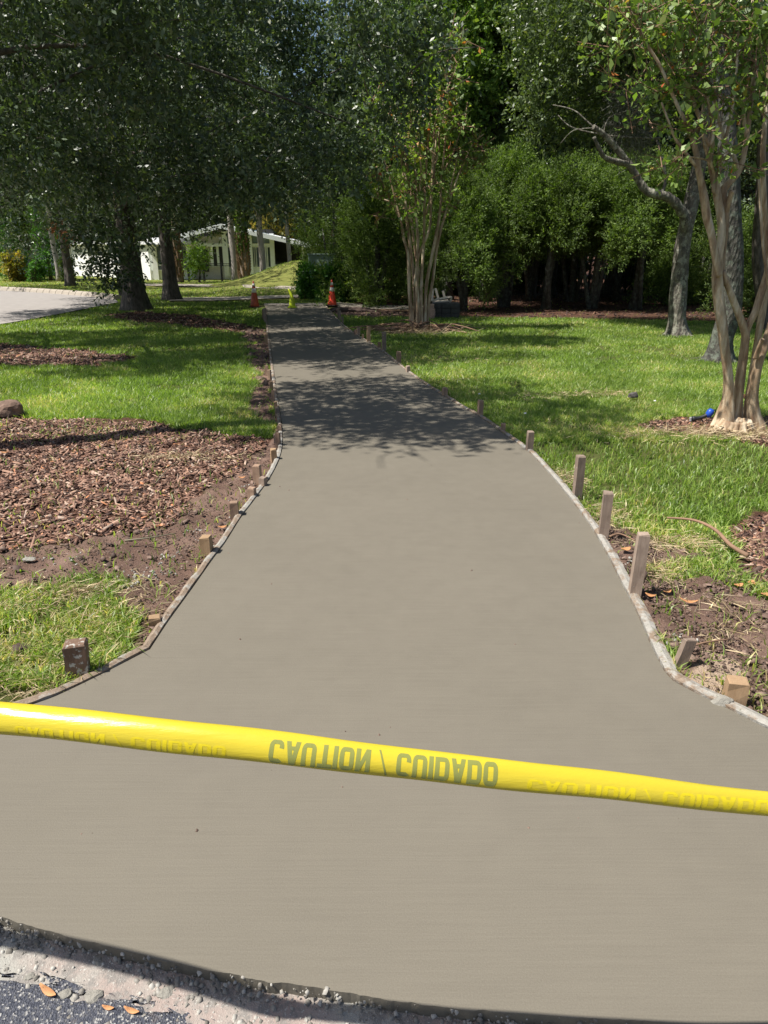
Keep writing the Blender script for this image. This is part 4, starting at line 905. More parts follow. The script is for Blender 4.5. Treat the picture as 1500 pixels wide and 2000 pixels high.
orange = simple('orange plastic', (0.72, 0.065, 0.030, 1), .4, .25, 10, 0); lime = simple('lime plastic', (0.55, 0.66, 0.03, 1), .4, .15, 10, 0); shaded_orange = simple('shade-darkened orange plastic', (0.42, 0.075, 0.035, 1), .5, .4, 9, 0)
cone(649, 547, 597, orange, 'red orange cone with two white bands beside the hedge')
cone(498, 549, 600, shaded_orange, 'orange cone left of the path, its colour darkened for shade')  # orange darkened: the shade on this cone is in its colour
cone(571, 563, 601, lime, 'lime green slumping cone in the middle of the path end', False, .22)

# =================================================================== HOUSE
HY = 50.0
white = simple('white stucco', (0.84, 0.84, 0.83, 1), .8, .06, 3, .1); trim = simple('pale green trim', (0.80, 0.84, 0.82, 1), .6, .05, 3, 0); roofm = simple('white roof', (0.74, 0.75, 0.76, 1), .6, .06, 2, .1)
shade_wall = simple('stucco greyed for shade', (0.66, 0.63, 0.60, 1), .8, .08, 3, .1); dark_in = simple('dark screen and recess shade', (0.018, 0.018, 0.020, 1), .5, .3, 3, 0); iron = simple('black iron', (0.015, 0.017, 0.018, 1), .5, .2, 5, 0)  # stucco greyed so its colour carries the shade on the wall
gl = M('window glass'); gl.col((0.045, 0.075, 0.085, 1)); gl.rough(.06); gl.b.inputs['Specular IOR Level'].default_value = .9; glass = gl.m
gl2 = M('clerestory glass'); gl2.col((0.20, 0.27, 0.30, 1)); gl2.rough(.12); gl2.b.inputs['Specular IOR Level'].default_value = .9; glass2 = gl2.m
hb = W(440, 545, HY); house = empty('white_house', (hb[0], HY, 0.0), 'white single storey house with low gable roof, tall windows and screened porch beyond the palms', 'house')
def hp(px, py, dy=0.0): p = W(px, py, HY + dy); return np.array([p[0] - hb[0], dy, p[2]])
def hpanel(name, x0, y0, x1, y1, mat, dy=0.0, th=.12, parent=None, cat=None):
    a = hp(x0, y1, dy); b = hp(x1, y0, dy); mb = MB(); mb.box(((a[0] + b[0]) / 2, dy + th / 2, (a[2] + b[2]) / 2), (abs(b[0] - a[0]), th, abs(b[2] - a[2]))); return mb.build(name, mat, parent or house)
def hquad(name, pts, mat, dy, th=.1, parent=None):
    P = [hp(x, y, dy) for x, y in pts]; n = len(P); mb = MB(); mb.add([(p[0], dy, p[2]) for p in P] + [(p[0], dy + th, p[2]) for p in P], [tuple(range(n)), tuple(range(2 * n - 1, n - 1, -1))] + [(i, (i + 1) % n, n + (i + 1) % n, n + i) for i in range(n)]); return mb.build(name, mat, parent or house)
def slant(name, px0, Y0, px1, Y1, yt, yb, mat, par=None, back=.3, off=0.0):
    a = W(px0, yb, Y0); b = W(px1, yb, Y1); ta = W(px0, yt, Y0)[2]; tb = W(px1, yt, Y1)[2]; za = W(px0, yb, Y0)[2]; zb = W(px1, yb, Y1)[2]; o_ = np.array([hb[0], HY])
    P = [np.array([a[0], Y0]) - o_, np.array([b[0], Y1]) - o_]; d = P[1] - P[0]; d /= np.linalg.norm(d); n_ = np.array([-d[1], d[0]]); P = [p - n_ * off for p in P]; V = []
    for q in (0, back): V += [(P[0][0] + n_[0] * q, P[0][1] + n_[1] * q, za), (P[1][0] + n_[0] * q, P[1][1] + n_[1] * q, zb), (P[1][0] + n_[0] * q, P[1][1] + n_[1] * q, tb), (P[0][0] + n_[0] * q, P[0][1] + n_[1] * q, ta)]
    mb = MB(); mb.add(V, [(0, 1, 2, 3), (7, 6, 5, 4), (0, 4, 5, 1), (1, 5, 6, 2), (2, 6, 7, 3), (3, 7, 4, 0)]); return mb.build(name, mat, par or house)
slant('wall', 148, 60, 296, 50.2, 477, 552, white)
slant('wall', 40, 66, 146.5, 60.3, 486, 552, white)
for a_, b_, c_, d_ in ((172, 186, 496, 512), (206, 214, 497, 530), (262, 276, 494, 512)):
    ya = 60 + (a_ - 148) / 148 * -9.8; yb_ = 60 + (b_ - 148) / 148 * -9.8; w_ = slant('window', a_ - 1.2, ya + .1, b_ + 1.2, yb_ - .1, c_ - 1.2, d_ + 1.2, trim, None, .05, .08); slant('pane', a_, ya, b_, yb_, c_, d_, glass, w_, .04, .11)
hpanel('wall', 296.5, 464, 372, 552, white, 0.3, .3)
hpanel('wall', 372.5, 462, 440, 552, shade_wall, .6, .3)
hpanel('wall', 440.5, 522, 534, 556, trim, 0.3, .25)                       # dado under the tall windows
hpanel('porch_back_wall', 534, 470, 604, 556, dark_in, 3.0, .2)  # near black: shade of the porch recess put into the wall colour
hpanel('interior_wall', 441, 448, 533, 521, dark_in, 1.8, .1)  # near black sheet, dimness of the room put into its colour
# windows
def window(x0, y0, x1, y1, dy, g=None, n=1, frame=None):
    fr = empty_part('window', house); w_ = 1.3
    for a in ((x0 - w_, y0 - w_, x1 + w_, y0), (x0 - w_, y1, x1 + w_, y1 + w_), (x0 - w_, y0, x0, y1), (x1, y0, x1 + w_, y1)): fr.append(a)
    mb = MB()
    for a in fr:
        p = hp(a[0], a[3], dy); q = hp(a[2], a[1], dy); mb.box(((p[0] + q[0]) / 2, dy - .02, (p[2] + q[2]) / 2), (q[0] - p[0], .1, q[2] - p[2]))
    for k in range(1, n):
        xm = x0 + (x1 - x0) * k / n; p = hp(xm - .7, y1, dy); q = hp(xm + .7, y0, dy); mb.box(((p[0] + q[0]) / 2, dy - .015, (p[2] + q[2]) / 2), (q[0] - p[0], .08, q[2] - p[2]))
    o = mb.build('window', frame or trim, house); hpanel('pane', x0, y0, x1, y1, g or glass, dy + .01, .02, o); return o
def empty_part(n, p): return []
window(305, 481, 323, 514, .22, glass); window(305, 518.5, 323, 527, .22, glass, 1, white); window(297.5, 481, 300, 527, .22, glass)
window(338, 481, 368, 514, .22, glass, 2); window(338, 518.5, 368, 527, .22, glass)
window(376, 489, 386, 516, .5, dark_in); window(415, 480, 437, 520, .5, dark_in, 2); 
door = hpanel('door', 397, 487, 405, 531, dark_in, .5, .06); hpanel('door_handle', 398, 510, 399, 512, white, .44, .05, door)
for x0, x1 in ((445, 453), (456, 470), (473, 486), (491.5, 498), (500.5, 508), (511, 519.5), (522.5, 530)): window(x0, 483, x1, 521, .32, glass)
for pts in (((441, 452), (486, 447.5), (486, 474.5), (441, 474.5)), ((490.5, 447), (529.5, 458), (529.5, 474.5), (490.5, 474.5))):
    hquad('clerestory_window', pts, glass2, .30, .04)
hpanel('beam', 375, 475.5, 534, 481.5, trim, .18, .14)
hpanel('beam', 340, 463, 372, 467.5, trim, .1, .16)
for x0, x1, y0 in ((486.5, 490, 447), (530, 534, 456), (439, 442, 452), (453.5, 455.5, 482)): hpanel('post', x0, y0, x1, 540, trim, .12, .16)
hpanel('post', 301, 478, 303.5, 548, white, .1, .1); hpanel('post', 369, 464, 372, 548, trim, .05, .12); hpanel('post', 591, 477, 593, 530, trim, .1, .12)
hpanel('porch_rail', 535, 516.5, 590, 518, trim, .15, .06)
# gable roof: ridge runs back from the peak
pk_ = hp(432, 437, -.5); le = hp(335, 461, -.5); re_ = hp(606, 475.5, -.5); D = 9.0
def roof_slab(a, b, nm):
    mb = MB(); th = .16; V = []
    for y in (-.5, D): V += [(a[0], y, a[2]), (b[0], y, b[2]), (b[0], y, b[2] - th), (a[0], y, a[2] - th)]
    mb.add(V, [(0, 1, 5, 4), (2, 3, 7, 6), (0, 3, 2, 1), (4, 5, 6, 7), (1, 2, 6, 5), (0, 4, 7, 3)]); return mb.build(nm, roofm, house)
roof_slab(pk_, re_, 'roof'); roof_slab(le, pk_ - np.array([.01, 0, 0]), 'roof')
mb = MB()
for a, b in ((pk_, re_), (le, pk_)):
    mb.add([(a[0], -.56, a[2] - .02), (b[0], -.56, b[2] - .02), (b[0], -.56, b[2] - .30), (a[0], -.56, a[2] - .30), (a[0], -.505, a[2] - .02), (b[0], -.505, b[2] - .02), (b[0], -.505, b[2] - .30), (a[0], -.505, a[2] - .30)], [(0, 1, 2, 3), (4, 7, 6, 5), (0, 4, 5, 1), (3, 2, 6, 7), (0, 3, 7, 4), (1, 5, 6, 2)])
mb.build('fascia', trim, house)
slant('wing_roof', 120, 61.5, 330, 48.6, 472, 477.5, roofm, None, 6.0, .5)
# pool railing in front of the house
def railing(x0, x1, yt, yb, Y, posts, nb, label, name='metal_fence', picks=.012, thick=(0.05, .05)):
    a = W(x0, yb, Y); b = W(x1, yb, Y); top = W(x0, yt, Y)[2]; z0 = float(terrain(a[0], Y)); root = empty(name, (a[0], Y, z0), label, 'fence'); L = b[0] - a[0]; H = top - z0
    for z in (H - .03, H - .16, .12): mb = MB(); mb.box((L / 2, 0, z), (L, .03, .035)); mb.build('rail', iron, root)
    for px in posts: p = W(px, yb, Y)[0] - a[0]; mb = MB(); mb.box((p, 0, H / 2 + .02), (thick[0], thick[1], H + .04)); mb.build('post', iron, root)
    me = None
    for k in range(nb):
        if me is None: mb = MB(); mb.box((0, 0, H / 2), (picks, picks, H - .06)); o = mb.build('picket', iron, root); me = o.data
        else: o = link('picket', me, root)
        o.location = ((k + .5) * L / nb, 0, 0)
railing(368, 456, 514, 541, 47.0, (369, 399, 433.5, 454), 60, 'low dark railing in front of the white house', thick=(.12, .1))
railing(540, 590, 512, 520, 46.0, (541, 589), 20, 'dark railing before the screened porch of the house')
# roof of a further building with an orange tint behind the house
fb = empty('far_building', (W(600, 470, 75)[0], 75, 0), 'orange tinted building half hidden behind leaves right of the white house', 'building')
mb = MB(); mb.box((0, 3, 3.6), (9, 6, 7.2)); mb.build('wall', simple('peach wall', (.52, .30, .20, 1), .8), fb); mb = MB(); mb.box((0, 3, 7.3), (9.6, 6.6, .25)); mb.build('roof', simple('clay roof', (.40, .18, .10, 1), .8), fb)

# utility cabinet ---------------------------------------------------------
p = surf(612, 566); cY = 29.0; a = W(602, 498, cY); b = W(652, 498, cY); gz = float(terrain((a[0] + b[0]) / 2, cY)); cab = empty('utility_cabinet', ((a[0] + b[0]) / 2, cY, gz), 'grey green metal utility cabinet standing behind the clipped hedge', 'cabinet')
cm = simple('green grey metal', (0.24, 0.33, 0.28, 1), .5, .12, 4, .05); Hc = a[2] - gz; Wc = b[0] - a[0]
mb = MB(); mb.box((0, .4, Hc / 2), (Wc, .8, Hc)); mb.build('body', cm, cab, bevel=.01); mb = MB(); mb.box((0, .4, Hc + .025), (Wc + .08, .88, .045)); mb.build('lid', cm, cab, bevel=.008)
for s in (-1, 1): mb = MB(); mb.box((s * Wc * .245, -.008, Hc / 2), (Wc * .46, .012, Hc * .88)); mb.build('door', cm, cab)

# dark sign board by the far road -----------------------------------------
p = G(241, 577); sg = empty('dark_sign', (p[0], p[1], -.03), 'dark upright sign board with white marks left of the large oak trunk', 'sign')
t = W(241, 528, p[1]); Hs = t[2]; ws = 17 / F * (p[1] * CP + .5); mb = MB(); mb.box((0, 0, Hs / 2), (ws, .12, Hs)); mb.build('panel', simple('dark brown panel', (.02, .017, .016, 1), .6), sg, bevel=.01)
mkm = simple('white marks', (.55, .55, .55, 1)); rr_ = random.Random(4); mb = MB()
for k in range(5):
    for j in range(3): mb.box((-ws * .28 + j * ws * .25 + rr_.uniform(-.02, .02), -.063, Hs * (.86 - k * .07)), (ws * .17 * rr_.uniform(.6, 1.1), .004, Hs * .022))
mb.build('white_marks', mkm, sg)

# block stack and slatted chair -------------------------------------------
sY = 19.0; a = W(845, 614, sY); b = W(898, 614, sY); st_ = empty('block_stack', (a[0], sY, -.03), 'stack of concrete blocks, coloured dark for shade, behind the multi stem tree', 'block stack'); Hk = W(860, 592, sY)[2] + .03; Lk = b[0] - a[0]
blk = simple('shade-dark grey block', (0.06, 0.058, 0.056, 1), .9, .2, 8, .4); mb = MB(); mb.box((0, 0, 0), (Lk / 3 - .012, .22, Hk / 3 - .01)); bme = None  # block grey darkened, shade on the stack painted in
for r_ in range(3):
    for c_ in range(3):
        for d_ in range(2):
            if bme is None: o = mb.build('block', blk, st_); bme = o.data
            else: o = link('block', bme, st_)
            o.location = (Lk / 3 * (c_ + .5), .12 + d_ * .24, Hk / 3 * (r_ + .5)); o.rotation_euler.z = rs.uniform(-.03, .03)
pv = simple('pink brick', (0.50, 0.33, 0.27, 1), .9, .2, 8, .4); a2 = W(831, 616, sY); bs = empty('brick_stack', (a2[0], sY - .1, -.03), 'small stack of pinkish bricks left of the dark blocks', 'brick stack'); bme = None
for k in range(6):
    if bme is None: mb = MB(); mb.box((0, 0, 0), (.22, .2, .058)); o = mb.build('brick', pv, bs); bme = o.data
    else: o = link('brick', bme, bs)
    o.location = (.12 + rs.uniform(-.03, .03), 0, .035 + k * .062); o.rotation_euler.z = rs.uniform(-.25, .25)
cy_ = 19.9; o0 = W(860, 610, cy_); ch = empty('slatted_chair', (o0[0], cy_, -.03), 'pale weathered slatted wooden chair showing above the dark block stack', 'chair'); cw = simple('bleached wood', (0.62, 0.55, 0.46, 1), .8, .12, 10, .2)
def cp(px, py, dy=0.0): p = W(px, py, cy_ + dy); return Vector((p[0] - o0[0], dy, p[2] + .03))
def plank(name, P, Q, w, th, mat, par, side=Vector((0, 1, 0))):
    d = (Q - P).normalized(); s_ = d.cross(side).normalized(); V = []
    for c in (P, Q):
        for sx, sy in ((-1, -1), (1, -1), (1, 1), (-1, 1)): V.append(c + s_ * (sx * w / 2) + side * (sy * th / 2))
    mb = MB(); mb.add(V, [(0, 3, 2, 1), (4, 5, 6, 7), (0, 1, 5, 4), (1, 2, 6, 5), (2, 3, 7, 6), (3, 0, 4, 7)]); return mb.build(name, mat, par, bevel=.004)
for (x0, y0, x1, y1, dy) in ((845, 564, 844, 586, 0), (850.5, 563, 856.5, 585, .02), (865, 568, 869, 583, .25)): plank('back_slat', cp(x0, y0, dy), cp(x1, y1, dy), .065, .022, cw, ch)
plank('armrest', cp(841, 587, -.12), cp(883, 580, -.12), .035, .12, cw, ch); plank('armrest', cp(852, 584, .35), cp(880, 579, .35), .03, .1, cw, ch)
plank('seat_slat', cp(848, 590, 0), cp(876, 587, 0), .03, .45, cw, ch); plank('front_rail', cp(882, 581, -.1), cp(880, 588, -.1), .05, .1, cw, ch)
for x_ in (846, 879):
    for dy in (-.12, .33): q0 = cp(x_, 588, dy); plank('leg', q0, Vector((q0.x, q0.y, 0.0)), .06, .04, cw, ch)
# plank on the ground and soil mound by the path end
p0 = surf(735, 608.5); p1 = surf(858, 612); pl = MB(); L = np.linalg.norm(p1 - p0); pl.box((0, 0, 0), (L, .10, .03)); o = pl.build('loose_plank', MAT['stake_tan'], loc=tuple((p0 + p1) / 2 + np.array([0, 0, .06]))); o.rotation_euler.z = math.atan2(p1[1] - p0[1], p1[0] - p0[0]); tag(o, 'long pale plank lying on the bed left of the multi stem tree', 'plank')
p = surf(683, 608); rock('soil_clump', p + np.array([0, 0, -.02]), (.75, .35, .16), MAT['clod'], 'low mound of dug soil right of the orange cone', 'soil mound', 44)

# =================================================================== TREES
# --- palms in front of the house
def palm(px, yb, wpx, ytop, label, bark_m, boots=None, Y=None, seed=1, vine=False):
    p = surf(px, yb) if Y is None else np.array([W(px, yb, Y)[0], Y, terrain(W(px, yb, Y)[0], Y)]); Yp = p[1]; w = wpx / F * (Yp * CP + .4); H = W(px, ytop, Yp)[2] + 1.2; rnd = random.Random(seed)
    root = empty('palm_tree', p, label, 'palm tree', 'palm trees around the white house'); n = 22; P = [np.array([.04 * math.sin(i * .4), 0, (H - p[2]) * i / n - (.1 if i == 0 else 0)]) for i in range(n + 1)]
    mb = MB(); mb.tube(P, [w / 2 * (1.25 if i == 0 else 1.08 if i == 1 else 1 - .12 * i / n + .02 * (i % 2)) for i in range(n + 1)], 14); mb.build('trunk', MAT[bark_m], root, smooth=True)
    if boots:
        mb = MB(); z = boots[0]
        while z < boots[1]:
            for k in range(7):
                an = k * 2.4 + z * 9; r = w / 2 * .95; c = Vector((math.cos(an) * r, math.sin(an) * r, z)); tip = c + Vector((math.cos(an) * w * .22, math.sin(an) * w * .22, .26)); mb.tube([c, tip], [.07, .03], 5)
            z += .16
        mb.build('frond_boots', MAT['boot'], root)
    if vine:
        r_ = np.random.default_rng(seed); m = 900; z = 1.6 + r_.random(m) * (H - 2); an = -1.2 + r_.normal(size=m) * .9; c = np.column_stack([np.cos(an) * w * .46, np.sin(an) * w * .46, z]); cl = np.column_stack([c, np.full((m, 3), .05), np.ones(m)])
        foliage_obj('vine', root, MAT['bright_leaf'], [leaves(r_, cl, m, 3, .05, .12, .09, 0.2, .3)])
    r_ = np.random.default_rng(seed + 90); V = []; rr = []
    for f in range(22):
        an = r_.random() * 6.28; el = r_.uniform(-.5, 1.1); L = 2.0; pts = [np.array([math.cos(an) * L * t * math.cos(el - t * 1.1), math.sin(an) * L * t * math.cos(el - t * 1.1), H - p[2] + L * t * math.sin(el - t * 1.1)]) for t in np.linspace(.1, 1, 14)]
        for a_, b_ in zip(pts[:-1], pts[1:]):
            d = b_ - a_; s_ = np.array([-math.sin(an), math.cos(an), -.5]); l = .5
            for sg_ in (-1, 1): q = a_ + s_ * np.array([sg_, sg_, 1]) * l + d; V += [a_, a_ + d * .4, q, a_ + d * .1]; rr.append(r_.random())
    n = len(rr); me = np_mesh('fronds', np.array(V), [np.arange(n * 4).reshape(n, 4)], MAT['wood_leaf'], {'r': ('FACE', rr), 'k': ('FACE', rr)}); link('fronds', me, root)
palm(459, 542, 13, 400, 'smooth pale palm trunk just left of the rough vine clad palm', 'grey_palm_bark', None, 46.5, 2)
palm(478, 541, 20, 400, 'thick rough palm trunk wrapped in yellow green vine', 'palm_bark', (.1, 2.6), 44.5, 3, True)
palm(513, 532, 12, 400, 'grey palm trunk in front of the tall house windows', 'grey_palm_bark', None, 45.5, 4)
palm(565, 522, 8.5, 400, 'slim grey palm trunk before the screened porch', 'grey_palm_bark', None, 46, 5)
palm(113, 531, 10, 420, 'grey palm trunk on the far left lawn before the white wall', 'grey_palm_bark', None, 47.5, 6)
palm(352, 549, 13, 430, 'brown shaggy palm trunk just right of the second oak trunk', 'palm_bark', (.3, 2.8), 45.5, 7)

# --- hedges: clipped viburnum blocks
def hedge(px0, px1, yt, yb, Y, dep, label, seed, n=2600, mat='hedge_leaf', ll=.10, lw=.06, name='hedge', cat='hedge', leafy=5):
    a = W(px0, yb, Y); b = W(px1, yb, Y); top = W(px0, yt, Y)[2]; x = (a[0] + b[0]) / 2; z0 = float(terrain(x, Y)); root = empty(name, (x, Y, z0), label, cat); r_ = np.random.default_rng(seed); Wd = b[0] - a[0]; H = max(.3, top - z0)
    m = 40; c = np.column_stack([(r_.random(m) - .5) * Wd * .78, r_.random(m) * dep, r_.random(m) ** .8 * H * .86 + .04, np.full(m, Wd * .13), np.full(m, dep * .2), np.full(m, H * .13), np.ones(m)])
    foliage_obj('foliage', root, MAT[mat], [leaves(r_, c, n, leafy, .14, ll, lw, .6, -.1)])
    mb = MB()
    for k in range(9): x0 = (r_.random() - .5) * Wd * .5; y0 = r_.random() * dep; mb.tube([(x0, y0, -.05), (x0 * 1.3, y0, H * .5), (x0 * 1.6, y0, H * .8)], [.03, .02, .01], 6)
    mb.build('stems', MAT['oak_bark'], root, smooth=True); return root
hedge(581, 611, 517, 580, 27.5, 1.2, 'bright green hedge block left of the utility cabinet', 1, 2600)
hedge(612, 682, 521, 592, 25.6, 1.4, 'dark glossy hedge in front of the utility cabinet behind the orange cone', 2, 5200)
hedge(593, 605, 502, 514, 33, .8, 'small clipped shrub at the corner of the porch', 3, 500)
hedge(0, 34, 488, 533, 46, 1.2, 'yellow green garden shrub at the far left before the white wall', 4, 900, 'yellow_leaf', .16, .08, 'garden_shrub', 'shrub')
hedge(52, 72, 510, 532, 45.5, 1.0, 'round dark green garden shrub at the far left', 5, 500, 'hedge_leaf', .14, .08, 'garden_shrub', 'shrub')
hedge(118, 134, 498, 534, 46, 1.0, 'dark green shrub right of the far left palm', 6, 600, 'wood_leaf', .14, .07, 'garden_shrub', 'shrub')

# --- Norfolk pines far left
for i, (px, w, lb) in enumerate(((22, 3.6, 'layered green conifer at the far left edge'), (97, 2.6, 'layered green conifer left of the far left palm'))):
    Y_ = 48.5; x_ = W(px, 530, Y_)[0]; root = empty('garden_conifer', (x_, Y_, 0), lb, 'conifer'); mb = MB(); mb.tube([(0, 0, -.1), (0, 0, 6)], [.14, .04], 8); mb.build('trunk', MAT['oak_bark'], root, smooth=True); r_ = np.random.default_rng(60 + i); cl = []
    for z in np.arange(.35, 5.6, .42):
        L = w / 2 * (1 - z / 6.5)
        for k in range(9): an = k * .7 + z; cl += [(math.cos(an) * L * f, math.sin(an) * L * f, z + .06 * f, .22, .22, .05, 1) for f in (.25, .55, .85)]
    foliage_obj('crown', root, MAT['hedge_leaf'], [leaves(r_, np.array(cl), 1700, 5, .25, .16, .05, .8, 0)])

# --- the oaks on the left
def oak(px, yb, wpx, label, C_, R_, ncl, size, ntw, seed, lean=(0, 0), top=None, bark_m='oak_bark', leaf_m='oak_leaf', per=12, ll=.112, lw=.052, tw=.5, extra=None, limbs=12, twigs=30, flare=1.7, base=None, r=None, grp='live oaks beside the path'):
    b = surf(px, yb) if base is None else np.array(base); w = r if r else wpx / 2 / F * (b[1] * CP + .5); H = top or C_[2]; rg = np.random.default_rng(seed * 3 + 1)
    P = [b - np.array([0, 0, .15]), b + np.array([lean[0] * .3, lean[1] * .3, H * .3]), b + np.array([lean[0] * .7, lean[1] * .7, H * .62]), b + np.array([lean[0], lean[1], H])]
    cl = subclumps(rg, C_, R_, ncl, size)
    if extra is not None: cl = np.vstack([cl, np.array(extra, float)])
    return crown_tree('oak_tree', label, 'tree', b, P, w, bark_m, leaf_m, cl, ntw, per, tw, ll, lw, seed, grp, limbs, .45, .5, .15, twigs=twigs, flare=flare)
def E_(px, py, Y, s, w=1.0): p = W(px, py, Y); return (p[0], p[1], p[2], s, s, s * .8, w * s * s)
rE = random.Random(77); low_px = [(0, 375), (90, 380), (110, 430), (150, 500), (240, 520), (262, 440), (300, 435), (350, 415), (460, 412), (520, 395), (650, 385), (720, 310)]
front_clumps = []
for _ in range(95):
    px_ = rE.uniform(-40, 700); yl = float(np.interp(px_, [p[0] for p in low_px], [p[1] for p in low_px])); front_clumps.append(E_(px_, yl - 25 - rE.random() ** 1.3 * (yl - 60), rE.uniform(16.2, 19.2), rE.uniform(.35, .75), .8))
oak(265, 606, 42, 'large oak with the thickest dark trunk left of the path', (-7.2, 21.0, 6.6), (7.2, 5.5, 3.9), 120, .82, 13500, 11,
    extra=front_clumps + [E_(200, 480, 19.5, .55, 1.6), E_(225, 520, 19.5, .5, 1.6), E_(190, 520, 19.6, .4, 1.4), E_(235, 560, 19.8, .28, 1.0), E_(205, 560, 19.8, .25, .8), E_(160, 430, 19.5, .7), E_(300, 430, 20, .7), E_(400, 400, 20, .6), E_(425, 430, 20.5, .35), E_(405, 445, 20.5, .3), E_(520, 380, 20, .7), E_(590, 370, 20, .6), E_(265, 470, 20.6, .4)])
oak(335, 586, 27, 'second oak with slimmer dark trunk behind the large one', (-10.0, 27.0, 7.4), (6.0, 5, 4.6), 60, 1.4, 6500, 12, ll=.11, lw=.05,
    extra=[E_(345, 410, 26, .8), E_(300, 430, 26, .5), E_(380, 420, 26, .5), E_(550, 400, 27, 1.0), E_(620, 370, 27, 1.0), E_(470, 410, 27, .8), E_(600, 410, 28, .7)])
oak(138, 559, 16, 'slender dark trunked oak on the far side of the road', (-16.5, 39, 8.5), (8, 6, 6.0), 50, 1.9, 3600, 13, ll=.16, lw=.08, tw=.8, twigs=0,
    extra=[E_(140, 430, 38, 1.1), E_(60, 450, 37, 1.2), E_(200, 460, 37, 1.0), E_(10, 440, 37, 1.3), E_(100, 400, 37, 1.3)])
# near oak whose trunk stands left of the frame: throws the dappled shade on the path
oak(0, 0, 0, 'near oak standing just left of the picture whose dark crown hangs over the path', (-6.1, 13.0, 6.4), (5.4, 4.4, 2.9), 95, .58, 9000, 14, base=(-8.6, 12.3, -.03), r=.24, ll=.098, lw=.044, lean=(2.4, .5), top=5.2, tw=.42, limbs=9, twigs=70,
    extra=[E_(780, 200, 13.5, .55), E_(730, 260, 13.5, .5), E_(690, 330, 13.5, .4), E_(800, 100, 13, .7), E_(770, 30, 13, .8), E_(660, 300, 13.5, .5), E_(560, 330, 14, .5), E_(480, 370, 14, .5), E_(600, 250, 13.5, .6), E_(150, 330, 14, .7), E_(250, 330, 14, .7), E_(350, 340, 14, .6), E_(80, 280, 13, .8), E_(440, 300, 14, .6)])
oak(0, 0, 0, 'young oak outside the picture on the left that shades the middle of the path', (-2.75, 6.65, 5.6), (2.3, 1.55, .9), 26, .6, 1700, 15, base=(-5.0, 5.2, -.03), r=.19, ll=.09, lw=.045, lean=(1.6, 1.0), top=4.9, limbs=12, twigs=10)
# brown dead sprig
p = W(132, 462, 38); sp_ = empty('dead_branch', p, 'hanging sprig of brown dead leaves above the slender far oak', 'branch'); rg = np.random.default_rng(5)
foliage_obj('dead_leaves', sp_, MAT['dead_leaf'], [leaves(rg, np.array([(0, 0, 0, .25, .2, .4, 1), (-.5, 0, .5, .2, .2, .2, 1)]), 40, 5, .2, .2, .12, .3, .4)])
mb = MB(); mb.tube([(.3, .1, .9), (.05, 0, .2), (0, 0, -.4)], [.02, .015, .01], 5); mb.build('twig', MAT['brown_twig'], sp_)

# --- the right hand oaks
def px_path(pts, Y): return [W(x, y, Y + dy) for x, y, dy in pts]
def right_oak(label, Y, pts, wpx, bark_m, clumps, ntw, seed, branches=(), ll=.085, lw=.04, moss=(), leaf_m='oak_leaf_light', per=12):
    P = px_path(pts, Y); b = P[0].copy(); b[2] = float(terrain(b[0], b[1])); root = empty('oak_tree', b, label, 'tree', 'oaks on the right lawn'); r0 = wpx / 2 / F * (Y * CP + .3); rnd = random.Random(seed)
    P[0][2] = b[2] - .12; tp = catmull(rel(P, b), 6); n = len(tp); mb = MB(); R = [r0 * (1 - .35 * i / n) * (1 + .75 * math.exp(-max(tp[i][2], 0) / .16)) for i in range(n)]
    mb.tube(tp, R, 22, True, lambda k, i, an: 1 + .05 * math.sin(4 * an + i * .3) + .05 * math.sin(7 * an - i * .2 + 1) + .03 * math.sin(13 * an + i)); mb.build('trunk', MAT[bark_m], root, smooth=True)
    lb = MB()
    for br, r in branches:
        Q = catmull(rel(px_path(br, Y), b), 5); q = len(Q); lb = MB(); lb.tube(Q, [r * (1 - .55 * i / q) * (1 + .08 * math.sin(i * 1.7)) for i in range(q)], 10); lb.build('limb', MAT[bark_m], root, smooth=True)
    cl = np.array(clumps, float); cl[:, :3] -= b
    for j in range(len(cl)):
        s_ = tp[int(n * rnd.uniform(.7, .98))]; e = cl[j, :3]; m = (s_ + e) / 2 + np.array([0, 0, .3]); Q = catmull([s_, m, e], 4); q = len(Q); lb = MB(); lb.tube(Q, [r0 * .3 * (1 - .8 * i / q) for i in range(q)], 6); lb.build('limb', MAT[bark_m], root, smooth=True)
    rg = np.random.default_rng(seed)
    foliage_obj('crown', root, MAT[leaf_m], [leaves(rg, cl, ntw, per, .45, ll, lw, .5, .1)])
    if moss:
        mc = np.array([E_(x, y, Y + dy, s) for x, y, dy, s in moss]); mc[:, :3] -= b; foliage_obj('moss', root, MAT['moss'], [leaves(rg, mc, 500, 9, .5, .16, .010, 0, 2.0, out=.2)])
    # surface roots
    rb = MB()
    for k in range(6):
        an = k * 1.05 + seed; L = r0 * rnd.uniform(2.5, 4.5); rb.tube(catmull([(math.cos(an) * r0 * .9, math.sin(an) * r0 * .9, .10), (math.cos(an) * r0 * 1.7, math.sin(an) * r0 * 1.7, .02), (math.cos(an + .2) * L, math.sin(an + .2) * L, -.05)], 4), [r0 * .32, r0 * .28, r0 * .24, r0 * .2, r0 * .17, r0 * .14, r0 * .1, r0 * .06, r0 * .03], 8)
    rb.build('roots', MAT[bark_m], root, smooth=True); return root
